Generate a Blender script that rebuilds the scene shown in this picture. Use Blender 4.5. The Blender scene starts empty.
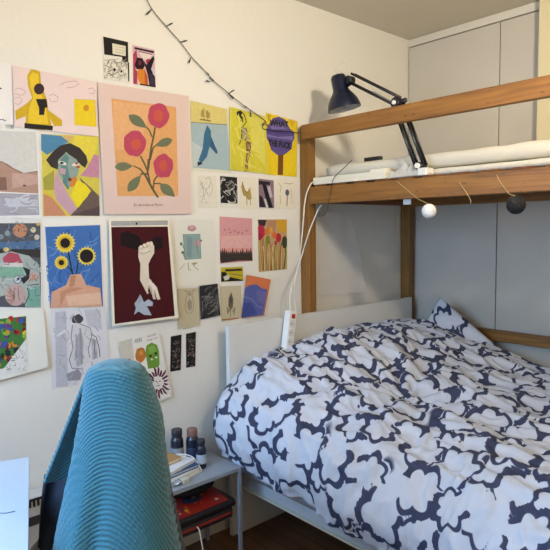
import bpy, bmesh, math, random
from mathutils import Vector, noise, Matrix
C = bpy.context.scene.collection
SC = bpy.context.scene
PI = math.pi

# ------------------------------------------------------------------ camera
F = 570.27
YAW, PITCH, ROLL = math.radians(48.2247), math.radians(4.7951), math.radians(-.8264)
fw = Vector((-math.sin(YAW)*math.cos(PITCH), math.cos(YAW)*math.cos(PITCH), -math.sin(PITCH)))
r0 = Vector((math.cos(YAW), math.sin(YAW), 0)); u0 = r0.cross(fw)
rt = r0*math.cos(ROLL)+u0*math.sin(ROLL); up = -r0*math.sin(ROLL)+u0*math.cos(ROLL)
CAM = Vector((2.1, 0, 1.41))
cd = bpy.data.cameras.new('camera'); cam = bpy.data.objects.new('camera', cd); C.objects.link(cam)
cd.sensor_width = 36; cd.lens = 36*F/550; cd.clip_start = .02
m = Matrix((rt, up, -fw)).transposed().to_4x4(); m.translation = CAM
cam.matrix_world = m
SC.camera = cam

# ------------------------------------------------------------------ light and exposure
SC.view_settings.view_transform = 'Standard'; SC.view_settings.look = 'None'
SC.view_settings.gamma = 1; SC.view_settings.use_curve_mapping = False
SC.view_settings.exposure = 0.0
SC.cycles.use_denoising = True
wd = bpy.data.worlds.new('sky'); SC.world = wd; wd.use_nodes = True
bg = wd.node_tree.nodes['Background']; bg.inputs[0].default_value = (.55, .72, 1, 1); bg.inputs[1].default_value = .35
def area(name, loc, target, sx, sy, power, col):
    l = bpy.data.lights.new(name, 'AREA'); l.shape = 'RECTANGLE'; l.size = sx; l.size_y = sy
    l.energy = power; l.color = col
    o = bpy.data.objects.new(name, l); C.objects.link(o); o.location = loc
    o.rotation_euler = (Vector(target)-Vector(loc)).to_track_quat('-Z', 'Y').to_euler()
    return o
wl = area('window_daylight', (.8, -.66, 1.58), (.95, 1.3, .3), 1.1, 1.15, 31, (.36, .62, 1)); wl.data.spread = math.radians(125)
lp = bpy.data.lights.new('ceiling_lamp_light', 'POINT'); lp.energy = 106; lp.color = (1, .865, .68); lp.shadow_soft_size = .08
lo = bpy.data.objects.new('ceiling_lamp_light', lp); C.objects.link(lo); lo.location = (2.0, 1.25, 2.17)

# ------------------------------------------------------------------ helpers
def ray(x, y): return fw+rt*((x-275)/F)-up*((y-275)/F)
def on(x, y, ax, v):                       # pixel ray meets the plane axis=v
    d = ray(x, y); return CAM+d*((v-CAM[ax])/d[ax])
def at(x, y, depth): return CAM+ray(x, y)*depth
def lin(c):
    if isinstance(c, str):
        c = tuple(int(c[i:i+2], 16)/255 for i in (0, 2, 4))
    return tuple((v/12.92 if v <= .04045 else ((v+.055)/1.055)**2.4) for v in c[:3])+(1,)
MC = {}
def mat(c, rough=.75, metal=0, bump=0, bscale=60, var=0, vscale=8, trans=0, spec=.5, alpha=1, stretch=(1, 1, 1)):
    k = (c, rough, metal, bump, bscale, var, vscale, trans, spec, alpha, stretch)
    if k in MC: return MC[k]
    mt = bpy.data.materials.new('paint_'+str(len(MC))); mt.use_nodes = True
    nt = mt.node_tree; b = nt.nodes['Principled BSDF']
    b.inputs['Base Color'].default_value = lin(c); b.inputs['Roughness'].default_value = rough
    b.inputs['Metallic'].default_value = metal; b.inputs['Transmission Weight'].default_value = trans
    b.inputs['Specular IOR Level'].default_value = spec; b.inputs['Alpha'].default_value = alpha
    if bump or var:
        tc = nt.nodes.new('ShaderNodeTexCoord'); mp = nt.nodes.new('ShaderNodeMapping'); mp.inputs['Scale'].default_value = stretch
        nt.links.new(tc.outputs['Object'], mp.inputs[0])
    if var:
        n = nt.nodes.new('ShaderNodeTexNoise'); n.inputs['Scale'].default_value = vscale; n.inputs['Detail'].default_value = 4
        nt.links.new(mp.outputs[0], n.inputs['Vector'])
        mx = nt.nodes.new('ShaderNodeMix'); mx.data_type = 'RGBA'
        l = lin(c); mx.inputs[6].default_value = tuple(v*(1-var) for v in l[:3])+(1,); mx.inputs[7].default_value = tuple(min(1, v*(1+var)) for v in l[:3])+(1,)
        nt.links.new(n.outputs['Fac'], mx.inputs[0]); nt.links.new(mx.outputs[2], b.inputs['Base Color'])
    if bump:
        n = nt.nodes.new('ShaderNodeTexNoise'); n.inputs['Scale'].default_value = bscale; n.inputs['Detail'].default_value = 5
        nt.links.new(mp.outputs[0], n.inputs['Vector'])
        bp = nt.nodes.new('ShaderNodeBump'); bp.inputs['Strength'].default_value = bump; bp.inputs['Distance'].default_value = .01
        nt.links.new(n.outputs['Fac'], bp.inputs['Height']); nt.links.new(bp.outputs[0], b.inputs['Normal'])
    MC[k] = mt; return mt
def wood(name, dark, light, axis, rough=.5, scale=1):
    mt = bpy.data.materials.new(name); mt.use_nodes = True; nt = mt.node_tree; b = nt.nodes['Principled BSDF']
    tc = nt.nodes.new('ShaderNodeTexCoord'); mp = nt.nodes.new('ShaderNodeMapping')
    s = [26*scale]*3; s[axis] = 1.3*scale; mp.inputs['Scale'].default_value = s
    nt.links.new(tc.outputs['Object'], mp.inputs[0])
    n = nt.nodes.new('ShaderNodeTexNoise'); n.inputs['Scale'].default_value = 1.6; n.inputs['Detail'].default_value = 6; n.inputs['Distortion'].default_value = 1.2
    nt.links.new(mp.outputs[0], n.inputs['Vector'])
    cr = nt.nodes.new('ShaderNodeValToRGB'); cr.color_ramp.elements[0].position = .3; cr.color_ramp.elements[0].color = lin(dark)
    cr.color_ramp.elements[1].position = .72; cr.color_ramp.elements[1].color = lin(light)
    nt.links.new(n.outputs['Fac'], cr.inputs[0])
    # knots
    v = nt.nodes.new('ShaderNodeTexVoronoi'); mp2 = nt.nodes.new('ShaderNodeMapping'); s2 = [9]*3; s2[axis] = 3.4; mp2.inputs['Scale'].default_value = s2
    nt.links.new(tc.outputs['Object'], mp2.inputs[0]); nt.links.new(mp2.outputs[0], v.inputs['Vector'])
    k = nt.nodes.new('ShaderNodeValToRGB'); k.color_ramp.elements[0].position = .06; k.color_ramp.elements[0].color = (.25, .14, .08, 1)
    k.color_ramp.elements[1].position = .16; k.color_ramp.elements[1].color = (1, 1, 1, 1)
    nt.links.new(v.outputs['Distance'], k.inputs[0])
    mx = nt.nodes.new('ShaderNodeMix'); mx.data_type = 'RGBA'; mx.blend_type = 'MULTIPLY'; mx.inputs[0].default_value = .8
    nt.links.new(cr.outputs[0], mx.inputs[6]); nt.links.new(k.outputs[0], mx.inputs[7]); nt.links.new(mx.outputs[2], b.inputs['Base Color'])
    b.inputs['Roughness'].default_value = rough
    return mt
PINE_X = wood('pine_along_x', '744a1b', '9e6c2b', 0); PINE_Y = wood('pine_along_y', '63391a', '85552a', 1); PINE_Z = wood('pine_upright', '724a18', '94682a', 2)

def tag(o, label=None, cat=None, group=None, kind=None):
    if label: o['label'] = label
    if cat: o['category'] = cat
    if group: o['group'] = group
    if kind: o['kind'] = kind
    return o
def empty(name, loc, label, cat, group=None, rz=0):
    o = bpy.data.objects.new(name, None); C.objects.link(o); o.location = loc; o.rotation_euler.z = rz; o.empty_display_size = .1
    return tag(o, label, cat, group)
class MB:                                  # collects shapes in world (or local) space and links them as one mesh
    def __init__(s): s.bm = bmesh.new(); s.mats = []
    def mi(s, m):
        if m not in s.mats: s.mats.append(m)
        return s.mats.index(m)
    def box(s, a, b, m, bev=0):
        r = bmesh.ops.create_cube(s.bm, size=1); vs = r['verts']
        for v in vs: v.co = Vector([a[i]+(v.co[i]+.5)*(b[i]-a[i]) for i in range(3)])
        fs = list({f for v in vs for f in v.link_faces}); i = s.mi(m)
        for f in fs: f.material_index = i
        if bev:
            es = list({e for v in vs for e in v.link_edges})
            g = bmesh.ops.bevel(s.bm, geom=es, offset=bev, segments=2, affect='EDGES', profile=.5)
            for f in g['faces']: f.material_index = i
        return vs
    def tube(s, pts, r, m, seg=8, cap=True):
        pts = [Vector(p) for p in pts]; i = s.mi(m); rings = []
        n = len(pts); prev = None
        for k, p in enumerate(pts):
            t = (pts[min(k+1, n-1)]-pts[max(k-1, 0)]).normalized()
            if prev is None:
                a = t.orthogonal().normalized()
            else:
                a = (prev-t*prev.dot(t)).normalized()
            prev = a; b = t.cross(a); rr = r[k] if isinstance(r, (list, tuple)) else r
            rings.append([s.bm.verts.new(p+(a*math.cos(2*PI*j/seg)+b*math.sin(2*PI*j/seg))*rr) for j in range(seg)])
        for k in range(n-1):
            for j in range(seg):
                f = s.bm.faces.new((rings[k][j], rings[k][(j+1) % seg], rings[k+1][(j+1) % seg], rings[k+1][j])); f.material_index = i; f.smooth = True
        if cap:
            for rg in (rings[0][::-1], rings[-1]):
                f = s.bm.faces.new(rg); f.material_index = i
    def lathe(s, prof, m, org=(0, 0, 0), axis=(0, 0, 1), seg=24, cap=True):    # prof: (radius, height)
        ax = Vector(axis).normalized(); a = ax.orthogonal().normalized(); b = ax.cross(a); o = Vector(org); i = s.mi(m)
        rings = [[s.bm.verts.new(o+ax*h+(a*math.cos(2*PI*j/seg)+b*math.sin(2*PI*j/seg))*max(r, 1e-5)) for j in range(seg)] for r, h in prof]
        for k in range(len(prof)-1):
            for j in range(seg):
                f = s.bm.faces.new((rings[k][j], rings[k][(j+1) % seg], rings[k+1][(j+1) % seg], rings[k+1][j])); f.material_index = i; f.smooth = True
        if cap:
            for rg in (rings[0][::-1], rings[-1]):
                f = s.bm.faces.new(rg); f.material_index = i
    def poly(s, pts, m, depth=None):       # flat polygon; depth = extrusion vector
        i = s.mi(m); vs = [s.bm.verts.new(p) for p in pts]; f = s.bm.faces.new(vs); f.material_index = i
        if depth is not None:
            d = Vector(depth); ws = [s.bm.verts.new(Vector(p)+d) for p in pts]
            g = s.bm.faces.new(ws[::-1]); g.material_index = i
            for k in range(len(vs)):
                h = s.bm.faces.new((vs[k], ws[k], ws[(k+1) % len(vs)], vs[(k+1) % len(vs)])); h.material_index = i
    def build(s, name, parent=None, smooth=False, origin=None):
        me = bpy.data.meshes.new(name)
        bmesh.ops.recalc_face_normals(s.bm, faces=s.bm.faces)
        o = bpy.data.objects.new(name, me)
        base = Vector((0, 0, 0))
        if parent is not None: base = parent_world(parent)
        elif origin is not None: base = Vector(origin); o.location = base
        if base.length: bmesh.ops.translate(s.bm, verts=s.bm.verts, vec=-base)
        if smooth:
            for f in s.bm.faces: f.smooth = True
        s.bm.to_mesh(me); s.bm.free()
        for q in s.mats: me.materials.append(q)
        C.objects.link(o)
        if parent is not None: o.parent = parent
        return o
def parent_world(p):
    v = Vector(p.location)
    while p.parent: p = p.parent; v += Vector(p.location)
    return v
def cat_rom(pts, n=8):
    pts = [Vector(p) for p in pts]; out = []
    for k in range(len(pts)-1):
        a, b, c, d = pts[max(k-1, 0)], pts[k], pts[k+1], pts[min(k+2, len(pts)-1)]
        for j in range(n):
            t = j/n; out.append(.5*((2*b)+(c-a)*t+(2*a-5*b+4*c-d)*t*t+(3*b-a-3*c+d)*t**3))
    out.append(pts[-1]); return out
def struct(name, a, b, m):
    q = MB(); q.box(a, b, m); o = q.build(name); o['kind'] = 'structure'; return o

# ------------------------------------------------------------------ the room
H = 2.526
WALL = mat('e0ddd4', .9, bump=.12, bscale=45, var=.02, vscale=3)
CEIL = mat('cec7b8', .95, bump=.1, bscale=30)
XR, YB, YF = 3.2, -.7, 3.62
fl = bpy.data.materials.new('dark_wood_floor'); fl.use_nodes = True; nt = fl.node_tree; b = nt.nodes['Principled BSDF']
tc = nt.nodes.new('ShaderNodeTexCoord'); br = nt.nodes.new('ShaderNodeTexBrick'); br.inputs['Scale'].default_value = 4
br.inputs['Color1'].default_value = lin('5d3a24'); br.inputs['Color2'].default_value = lin('6e4529'); br.inputs['Mortar'].default_value = lin('24150d'); br.inputs['Mortar Size'].default_value = .008; br.inputs['Brick Width'].default_value = 3
nt.links.new(tc.outputs['Object'], br.inputs[0]); nt.links.new(br.outputs[0], b.inputs['Base Color']); b.inputs['Roughness'].default_value = .4
struct('floor', (-.1, YB-.1, -.1), (XR+.1, YF+.1, 0), fl)
struct('ceiling', (-.1, YB-.1, H), (XR+.1, YF+.1, H+.1), CEIL)
struct('wall_left', (-.1, YB-.1, 0), (0, YF+.1, H), WALL)
struct('wall_right', (XR, YB, 0), (XR+.1, YF, H), WALL)
struct('wall_front', (0, YF, 0), (XR, YF+.1, H), WALL)
q = MB()                                   # wall behind the camera, with the window opening
WX0, WX1, WZ0, WZ1 = .2, 1.4, .95, 2.2
q.box((0, YB-.1, 0), (WX0, YB, H), WALL); q.box((WX1, YB-.1, 0), (XR, YB, H), WALL)
q.box((WX0, YB-.1, 0), (WX1, YB, WZ0), WALL); q.box((WX0, YB-.1, WZ1), (WX1, YB, H), WALL)
q.build('wall_back')['kind'] = 'structure'
q = MB(); WF = mat('f2f2ee', .4)
for a_, b_ in (((WX0, WZ0), (WX0+.05, WZ1)), ((WX1-.05, WZ0), (WX1, WZ1)), ((.78, WZ0), (.82, WZ1)), ((WX0, WZ0), (WX1, WZ0+.05)), ((WX0, WZ1-.05), (WX1, WZ1))):
    q.box((a_[0], YB-.09, a_[1]), (b_[0], YB-.04, b_[1]), WF)
q.build('window_1')['kind'] = 'structure'
BASEM = mat('cfc9bb', .6)
struct('baseboard_left', (0, YB, 0), (.014, 2.98, .075), BASEM)
struct('trim_1', (.822, 2.90, 1.622), (1.02, 2.983, H), mat('d9cda6', .7))

# ------------------------------------------------------------------ built-in wardrobe
WD = mat('c8c2b6', .14, spec=.6, var=.01)
wr = empty('wardrobe', (1.2, 3.3, 0), 'built-in wardrobe with tall plain pale doors filling the end wall behind the loft bed', 'wardrobe')
q = MB(); q.box((.002, 3.006, 0), (2.9, 3.6, H-.002), mat('8f8a80', .8)); q.build('body', wr)
q = MB(); q.box((.002, 2.979, 2.481), (2.9, 3.004, H-.003), mat('d6d1c4', .6)); q.build('top_trim', wr)
for k in range(5):
    q = MB(); x0 = .006+k*.578; q.box((x0, 2.983, .06), (x0+.573, 3.004, 2.476), WD, .002); q.build('door', wr)

# ------------------------------------------------------------------ ceiling lamp (its own light is set at the top)
cl = empty('pendant_lamp', (2.0, 1.25, H), 'small pendant lamp hanging from the ceiling with a dome reflector and an added dish blocking its downward light', 'lamp')
q = MB(); q.tube([(2.0, 1.25, H-.002), (2.0, 1.25, 2.36)], .004, mat('222222')); q.build('cord', cl)
q = MB(); q.lathe([(.02, 2.36), (.09, 2.34), (.17, 2.285), (.175, 2.28), (.168, 2.28), (.09, 2.33), (.02, 2.35)], mat('e8e4da', .5), (2.0, 1.25, 0), cap=False); q.build('lamp_shade', cl)
q = MB(); q.lathe([(.02, 2.065), (.10, 2.075), (.163, 2.090), (.164, 2.093), (.10, 2.080), (.02, 2.07)], mat('e8e4da', .5), (2.0, 1.25, 0), cap=True); q.build('light_block_dish', cl)  # unseen dish added to keep the lamp's light off the lower walls
for a_ in (0, 2.1, 4.2):
    q = MB(); q.tube([(2.0+.155*math.cos(a_), 1.25+.155*math.sin(a_), 2.0915), (2.0+.155*math.cos(a_), 1.25+.155*math.sin(a_), 2.295)], .0015, mat('222222')); q.build('hanger_wire', cl)

# ------------------------------------------------------------------ loft bed frame
LX = 2.12
lb = empty('loft_bed', (1.05, 2.5, 0), 'pine loft bed frame with guard rail standing over the double bed', 'loft bed')
def part(name, a, b, m, parent, bev=.003):
    q = MB(); q.box(a, b, m, bev); return q.build(name, parent)
for x, y, h in ((.003, 2.053, 1.915), (.003, 2.91, 1.63), (LX, 2.053, 1.915), (LX, 2.91, 1.63)):
    part('post', (x, y, 0), (x+.062, y+.05, h), PINE_Z, lb)
part('guard_rail', (.045, 2.022, 1.84), (LX+.06, 2.052, 1.912), PINE_X, lb)
part('side_beam', (.066, 2.055, 1.523), (LX-.001, 2.098, 1.607), PINE_X, lb)
part('side_beam', (.066, 2.915, 1.523), (LX-.001, 2.958, 1.607), PINE_X, lb)
part('lower_rail', (.066, 2.93, .775), (LX-.001, 2.955, .835), PINE_X, lb)
part('end_rail', (.01, 2.104, 1.53), (.045, 2.909, 1.60), PINE_Y, lb)
x = .1
while x < 2.0:
    part('slat', (x, 2.062, 1.6075), (x+.075, 2.955, 1.616), PINE_Y, lb, .002); x += .125

# ------------------------------------------------------------------ mattress pads and clutter on the loft deck
def soft_box(name, a, b, m, parent=None, bev=.02, amp=.004, sc=9, seg=(60, 40), seed=0):
    q = MB(); nx, ny = seg; i = q.mi(m); top = {}; bot = {}
    for u in range(nx+1):
        for v in range(ny+1):
            x = a[0]+(b[0]-a[0])*u/nx; y = a[1]+(b[1]-a[1])*v/ny
            dx = min(x-a[0], b[0]-x, bev)/bev; dy = min(y-a[1], b[1]-y, bev)/bev
            e = math.sqrt(max(0, 1-(1-dx)**2))*math.sqrt(max(0, 1-(1-dy)**2))
            mid = (a[2]+b[2])/2; hh = (b[2]-a[2])/2
            n = noise.noise(Vector((x*sc, y*sc, seed)))*amp*2
            top[u, v] = q.bm.verts.new((x, y, mid+hh*(.6+.4*e)+n*e)); bot[u, v] = q.bm.verts.new((x, y, mid-hh*(.6+.4*e)))
    for u in range(nx):
        for v in range(ny):
            q.bm.faces.new((top[u, v], top[u+1, v], top[u+1, v+1], top[u, v+1])); q.bm.faces.new((bot[u, v+1], bot[u+1, v+1], bot[u+1, v], bot[u, v]))
    for u in range(nx):
        q.bm.faces.new((bot[u, 0], bot[u+1, 0], top[u+1, 0], top[u, 0])); q.bm.faces.new((top[u, ny], top[u+1, ny], bot[u+1, ny], bot[u, ny]))
    for v in range(ny):
        q.bm.faces.new((top[0, v], top[0, v+1], bot[0, v+1], bot[0, v])); q.bm.faces.new((bot[nx, v], bot[nx, v+1], top[nx, v+1], top[nx, v]))
    return q.build(name, parent, smooth=True)
PAD = mat('d9d1bd', .9, bump=.25, bscale=40)
mp_ = empty('loft_mattress', (1.1, 2.5, 1.617), 'thin cream mattress of two layers lying on the loft deck', 'mattress')
soft_box('mattress_layer', (.13, 2.125, 1.6175), (2.08, 2.89, 1.648), PAD, mp_, amp=.002)
soft_box('mattress_layer', (.11, 2.135, 1.653), (2.08, 2.89, 1.714), PAD, mp_, amp=.003, seed=4)

TR = mat('e9e2cc', .5)
q = MB(); q.box((.09, 2.06, 1.617), (.53, 2.115, 1.634), TR, .002); q.box((.09, 2.06, 1.634), (.53, 2.066, 1.652), TR, .001)
q.box((.09, 2.108, 1.634), (.53, 2.114, 1.656), TR, .001); q.box((.44, 2.067, 1.634), (.53, 2.107, 1.664), TR, .004); q.box((.2, 2.07, 1.634), (.40, 2.105, 1.645), TR, .003)
tag(q.build('cable_tray', origin=(.3, 2.09, 1.626)), 'long cream plastic tray lying on the loft deck beside the wall post', 'tray')
q = MB(); r1 = on(363, 157, 1, 2.15); r2 = on(379, 157, 1, 2.15); q.box((r1.x, 2.155, 1.7095), (r2.x, 2.18, 1.733), mat('1d1a18', .4), .004)
tag(q.build('remote_control', origin=(.36, 2.165, 1.711)), 'small black plastic object lying on the cream loft mattress', 'remote')
# clear plastic bag
q = MB(); random.seed(5); n = 26; G = {}; pm = mat('eeeae0', .25, alpha=.55, bump=.9, bscale=35)
for u in range(n+1):
    for v in range(n+1):
        x = .5+.26*u/n; y = 2.062+.05*v/n; e = math.sin(PI*u/n)*math.sin(PI*v/n)
        G[u, v] = q.bm.verts.new((x, y, 1.619+.034*e+.045*abs(noise.noise(Vector((x*30, y*30, 2))))*math.sqrt(max(e, 0))))
q.mi(pm)
for u in range(n):
    for v in range(n): q.bm.faces.new((G[u, v], G[u+1, v], G[u+1, v+1], G[u, v+1]))
tag(q.build('plastic_bag', origin=(.62, 2.08, 1.626), smooth=True), 'crumpled clear plastic bag beside the desk lamp clamp on the loft deck', 'bag')

# ------------------------------------------------------------------ desk lamp clamped to the deck
BLK = mat('14161c', .35); NAVY = mat('0c152c', .3); LW = mat('e6e2d8', .4)
dl = empty('desk_lamp', (.78, 2.09, 1.61), 'navy architect lamp with a jointed arm clamped to the loft deck', 'lamp')
YL = 2.085
def P(x, y, yy=YL): return on(x, y, 1, yy)
q = MB(); c0 = P(425, 177); q.box((c0.x-.022, 2.06, 1.6165), (c0.x+.024, 2.115, 1.648), LW, .004); 
q.build('clamp', dl)
q = MB(); c1 = P(421, 166); q.lathe([(.016, -.022), (.016, .022)], BLK, c1, (0, 1, 0)); q.lathe([(.011, -.032), (.011, .032)], LW, c1, (0, 1, 0)); q.build('base_joint', dl)
el = P(397, 103)
q = MB()
for dx, dy in ((-4, 1), (4, -1)):
    a_, b_ = P(421+dx, 166+dy), P(397+dx, 101+dy)
    for yy in (-.012, .012): q.tube([a_+Vector((0, yy, 0)), b_+Vector((0, yy, 0))], .006, BLK, 6)
q.build('lower_arm', dl)
q = MB()
for dx, dy in ((2, -3), (-2, 5)):
    a_, b_ = P(397+dx, 100+dy), P(351+dx, 77+dy)
    for yy in (-.012, .012): q.tube([a_+Vector((0, yy, 0)), b_+Vector((0, yy, 0))], .006, BLK, 6)
q.build('upper_arm', dl)
def spring(a, b, r, turns):
    a, b = Vector(a), Vector(b); t = (b-a).normalized(); u = t.orthogonal().normalized(); v = t.cross(u); N = turns*8
    return [a+(b-a)*(k/N)+(u*math.cos(2*PI*k/8)+v*math.sin(2*PI*k/8))*r for k in range(N+1)]
for a_, b_ in ((P(418, 160), P(405, 125)), (P(392, 103), P(372, 92))):
    q = MB(); q.tube(spring(a_, b_, .006, 18), .0013, mat('a8a8a4', .3, .8), 4); q.build('spring', dl)
q = MB(); q.lathe([(.02, -.02), (.024, -.015), (.024, .015), (.02, .02)], BLK, el, (0, 1, 0)); q.lathe([(.009, -.026), (.009, .026)], LW, el, (0, 1, 0))
q.tube([P(393, 104), P(406, 100)], .011, BLK); q.build('elbow_joint', dl)
q = MB(); q.tube([P(353, 80), P(347, 84)], .016, BLK); q.lathe([(.018, -.018), (.018, .018)], BLK, P(350, 80), (0, 1, 0)); q.build('head_joint', dl)
top, bot = P(338.5, 79), P(344.5, 109); ax = (Vector((0, 0, 1))-Vector((rt.x, rt.y, 0))*.2).normalized(); hgt = .165; top = bot+ax*hgt
q = MB(); sh = [(.079, 0), (.0785, .010), (.070, .038), (.057, .060), (.043, .078), (.0365, .092), (.036, .146), (.030, .158), (.012, .163)]
q.lathe(sh, NAVY, bot, ax, 36, cap=False)
q.lathe([(r_-.003, h_+.0005) for r_, h_ in sh[:5]], mat('cfd4d6', .5), bot, ax, 36, cap=False); q.build('lamp_shade', dl)
q = MB(); q.lathe([(.004, .02), (.02, .026), (.029, .045), (.025, .065), (.014, .085), (.013, .1)], mat('f0eee6', .3), bot, ax, 20); q.build('bulb', dl)
q = MB(); ct = cat_rom([top+ax*.0, top+Vector((-.012, 0, .03)), P(344, 62), P(347, 70), P(349, 80)], 6); q.tube(ct, .0016, mat('cfc6b0'), 6); q.build('cord', dl)

# hook on the wall by the lamp elbow
q = MB(); hk = on(397, 95, 1, 2.94); q.lathe([(.022, 0), (.022, .006), (.012, .01), (.012, .02)], mat('ece6d8', .4), (hk.x, 2.9785, hk.z), (0, -1, 0))
tag(q.build('adhesive_hook', origin=(hk.x, 2.977, hk.z)), 'round white adhesive hook stuck on the wardrobe door above the lamp elbow', 'hook')

# ------------------------------------------------------------------ lantern balls hanging from the beam
def ball(px, py, r, m, lab, spath):
    c = on(px, py, 1, 2.015); t = empty('lantern_ball', c, lab, 'lantern')
    q = MB(); sm = bmesh.ops.create_uvsphere(q.bm, u_segments=28, v_segments=18, radius=r)
    for v in sm['verts']: v.co = v.co*(1+.04*noise.noise(v.co*130))+c
    q.mi(m); q.build('ball', t, smooth=True)
    q = MB(); q.tube([c+Vector((0, 0, r-.002))]+[on(a, b_, 1, yy) for a, b_, yy in spath], .0013, mat('cdb277', .8), 5); q.build('string', t)
ball(429, 211, .029, mat('f2efe9', .8, bump=.5, bscale=120), 'small white thread ball hanging from the front beam of the loft bed',
     [(418, 199, 2.05), (400, 184, 2.05), (397, 181, 2.05)])
ball(516, 205, .033, mat('161616', .85, bump=.6, bscale=120), 'small black thread ball hanging from the front beam of the loft bed',
     [(509, 194, 2.05), (499, 180, 2.05), (497, 175, 2.05)])
q = MB(); q.tube([on(a, b_, 1, 2.051) for a, b_ in ((459, 182), (464, 189), (469, 197), (471, 201), (470.5, 204))], .0013, mat('cdb277', .8), 5)
tag(q.build('string_loop', origin=on(465, 190, 1, 2.051)), 'short end of beige string dangling on the beam between the white and black balls', 'string')
q = MB(); q.box((.60, 2.099, 1.50), (.64, 2.103, 1.535), mat('e8e5dc', .5), .001)
tag(q.build('paper_tag', origin=(.62, 2.10, 1.52)), 'tiny white tag stuck behind the front beam left of the white ball', 'tag')

# ------------------------------------------------------------------ the double bed below
BW = mat('d8d8d4', .45, var=.01); BG = mat('b9bcc0', .5)
db = empty('double_bed', (1.1, 2.27, 0), 'pale double bed with a plain tall panel headboard along the papered wall', 'bed')
q = MB(); q.box((.068, 1.512, 0), (.092, 2.905, .975), BW, .002); q.build('headboard', db)
part('side_rail', (.095, 1.545, .245), (2.16, 1.568, .385), BG, db); part('side_rail', (.095, 2.885, .245), (2.16, 2.906, .385), BG, db)
q = MB(); q.box((.095, 1.535, .237), (2.16, 1.569, .2445), mat('cfc7b0', .5), .001); q.build('rail_highlight', db)  # thin cream strip stands in for the highlight along the rail's bottom
part('footboard', (2.162, 1.545, .1), (2.185, 2.906, .5), BW, db)
for x, y in ((2.10, 1.57), (2.10, 2.84)): part('leg', (x, y, 0), (x+.045, y+.045, .24), BG, db)
q = MB(); q.box((.1, 1.572, .26), (2.158, 2.882, .30), mat('6e5a44', .7)); q.build('slatted_base', db)
MT = mat('c2cfe2', .85, bump=.15, bscale=60)
tag(soft_box('mattress', (.1, 1.50, .303), (2.15, 2.88, .56), MT, amp=.002), 'light blue sheeted mattress showing under the patterned duvet', 'mattress')

# duvet -------------------------------------------------------------
random.seed(11)
CL = []
gx = .132
for i in range(-2, 20):
    for j in range(-2, 19):
        CL.append((i*gx+(j % 2)*.5*gx+random.uniform(-.04, .04), j*gx*.86+random.uniform(-.034, .034), random.uniform(.050, .076), random.uniform(0, 6.28), random.choice((5, 6, 6, 7)), random.uniform(0, 6.28), random.uniform(.9, 2.3), random.random()))
def cloud(u, v):                           # >0 inside navy line; a printed pattern of scalloped cloud outlines
    wu = u+.010*noise.noise(Vector((u*9, v*9, 1))); wv = v+.010*noise.noise(Vector((u*9, v*9, 7)))
    best = None
    for c in CL:
        dx, dy = wu-c[0], wv-c[1]
        if abs(dx) > .17 or abs(dy) > .17: continue
        d = math.hypot(dx, dy); th = math.atan2(dy, dx)
        r = c[2]*(.80+.32*abs(math.sin(c[4]*(th+c[3])/2)))
        q_ = (d-r)
        if q_ < .016:
            key = c[7]
            if best is None or key > best[0]: best = (key, q_, th, c)
    if best is None:
        return -.006+.018*(noise.noise(Vector((u*11, v*11, 4))))
    _, q_, th, c = best
    w = .0112+.0045*math.sin(2*th+c[5]) 
    gap = math.cos(th-c[5])
    if gap > math.cos(c[6]*.45): w *= max(-.3, 1-3*(gap-math.cos(c[6]*.45))/max(.05, 1-math.cos(c[6]*.45)))
    return w-abs(q_-.002)
def duvet_mat(name):
    mt = bpy.data.materials.new(name); mt.use_nodes = True; nt = mt.node_tree; b = nt.nodes['Principled BSDF']
    at_ = nt.nodes.new('ShaderNodeAttribute'); at_.attribute_name = 'print'
    mr = nt.nodes.new('ShaderNodeMapRange'); mr.inputs['From Min'].default_value = -.0015; mr.inputs['From Max'].default_value = .0015
    nt.links.new(at_.outputs['Fac'], mr.inputs['Value'])
    mx = nt.nodes.new('ShaderNodeMix'); mx.data_type = 'RGBA'; mx.inputs[6].default_value = lin('c6c9d2'); mx.inputs[7].default_value = lin('333852')
    nt.links.new(mr.outputs[0], mx.inputs[0]); nt.links.new(mx.outputs[2], b.inputs['Base Color'])
    b.inputs['Roughness'].default_value = .85
    n = nt.nodes.new('ShaderNodeTexNoise'); n.inputs['Scale'].default_value = 14; n.inputs['Detail'].default_value = 6
    tc = nt.nodes.new('ShaderNodeTexCoord'); nt.links.new(tc.outputs['Object'], n.inputs['Vector'])
    bp = nt.nodes.new('ShaderNodeBump'); bp.inputs['Strength'].default_value = .35; bp.inputs['Distance'].default_value = .02
    nt.links.new(n.outputs['Fac'], bp.inputs['Height']); nt.links.new(bp.outputs[0], b.inputs['Normal'])
    return mt
DM = duvet_mat('cloud_print_cotton')
PROF = {  # x : (y, z) from the wardrobe side over the top and down the near side to the hem
 .085: [(2.88, .80), (2.80, .845), (2.6, .862), (2.2, .86), (1.83, .833), (1.6, .775), (1.49, .70), (1.43, .61), (1.42, .53), (1.455, .475)],
 .35: [(2.87, .80), (2.78, .84), (2.55, .85), (2.2, .845), (1.85, .81), (1.62, .75), (1.51, .67), (1.455, .58), (1.445, .48), (1.475, .395)],
 .65: [(2.87, .72), (2.78, .745), (2.5, .755), (2.2, .745), (1.9, .72), (1.68, .69), (1.54, .62), (1.475, .53), (1.46, .45), (1.485, .37)],
 1.0: [(2.87, .65), (2.78, .675), (2.5, .69), (2.2, .675), (1.9, .66), (1.7, .645), (1.56, .60), (1.475, .5), (1.455, .42), (1.475, .35)],
 1.5: [(2.87, .62), (2.78, .65), (2.5, .66), (2.2, .65), (1.9, .65), (1.7, .64), (1.56, .60), (1.47, .5), (1.45, .4), (1.47, .33)],
 2.12: [(2.87, .60), (2.78, .63), (2.5, .64), (2.2, .64), (1.9, .64), (1.7, .63), (1.56, .59), (1.47, .5), (1.45, .4), (1.47, .33)]}
XS = sorted(PROF)
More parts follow.
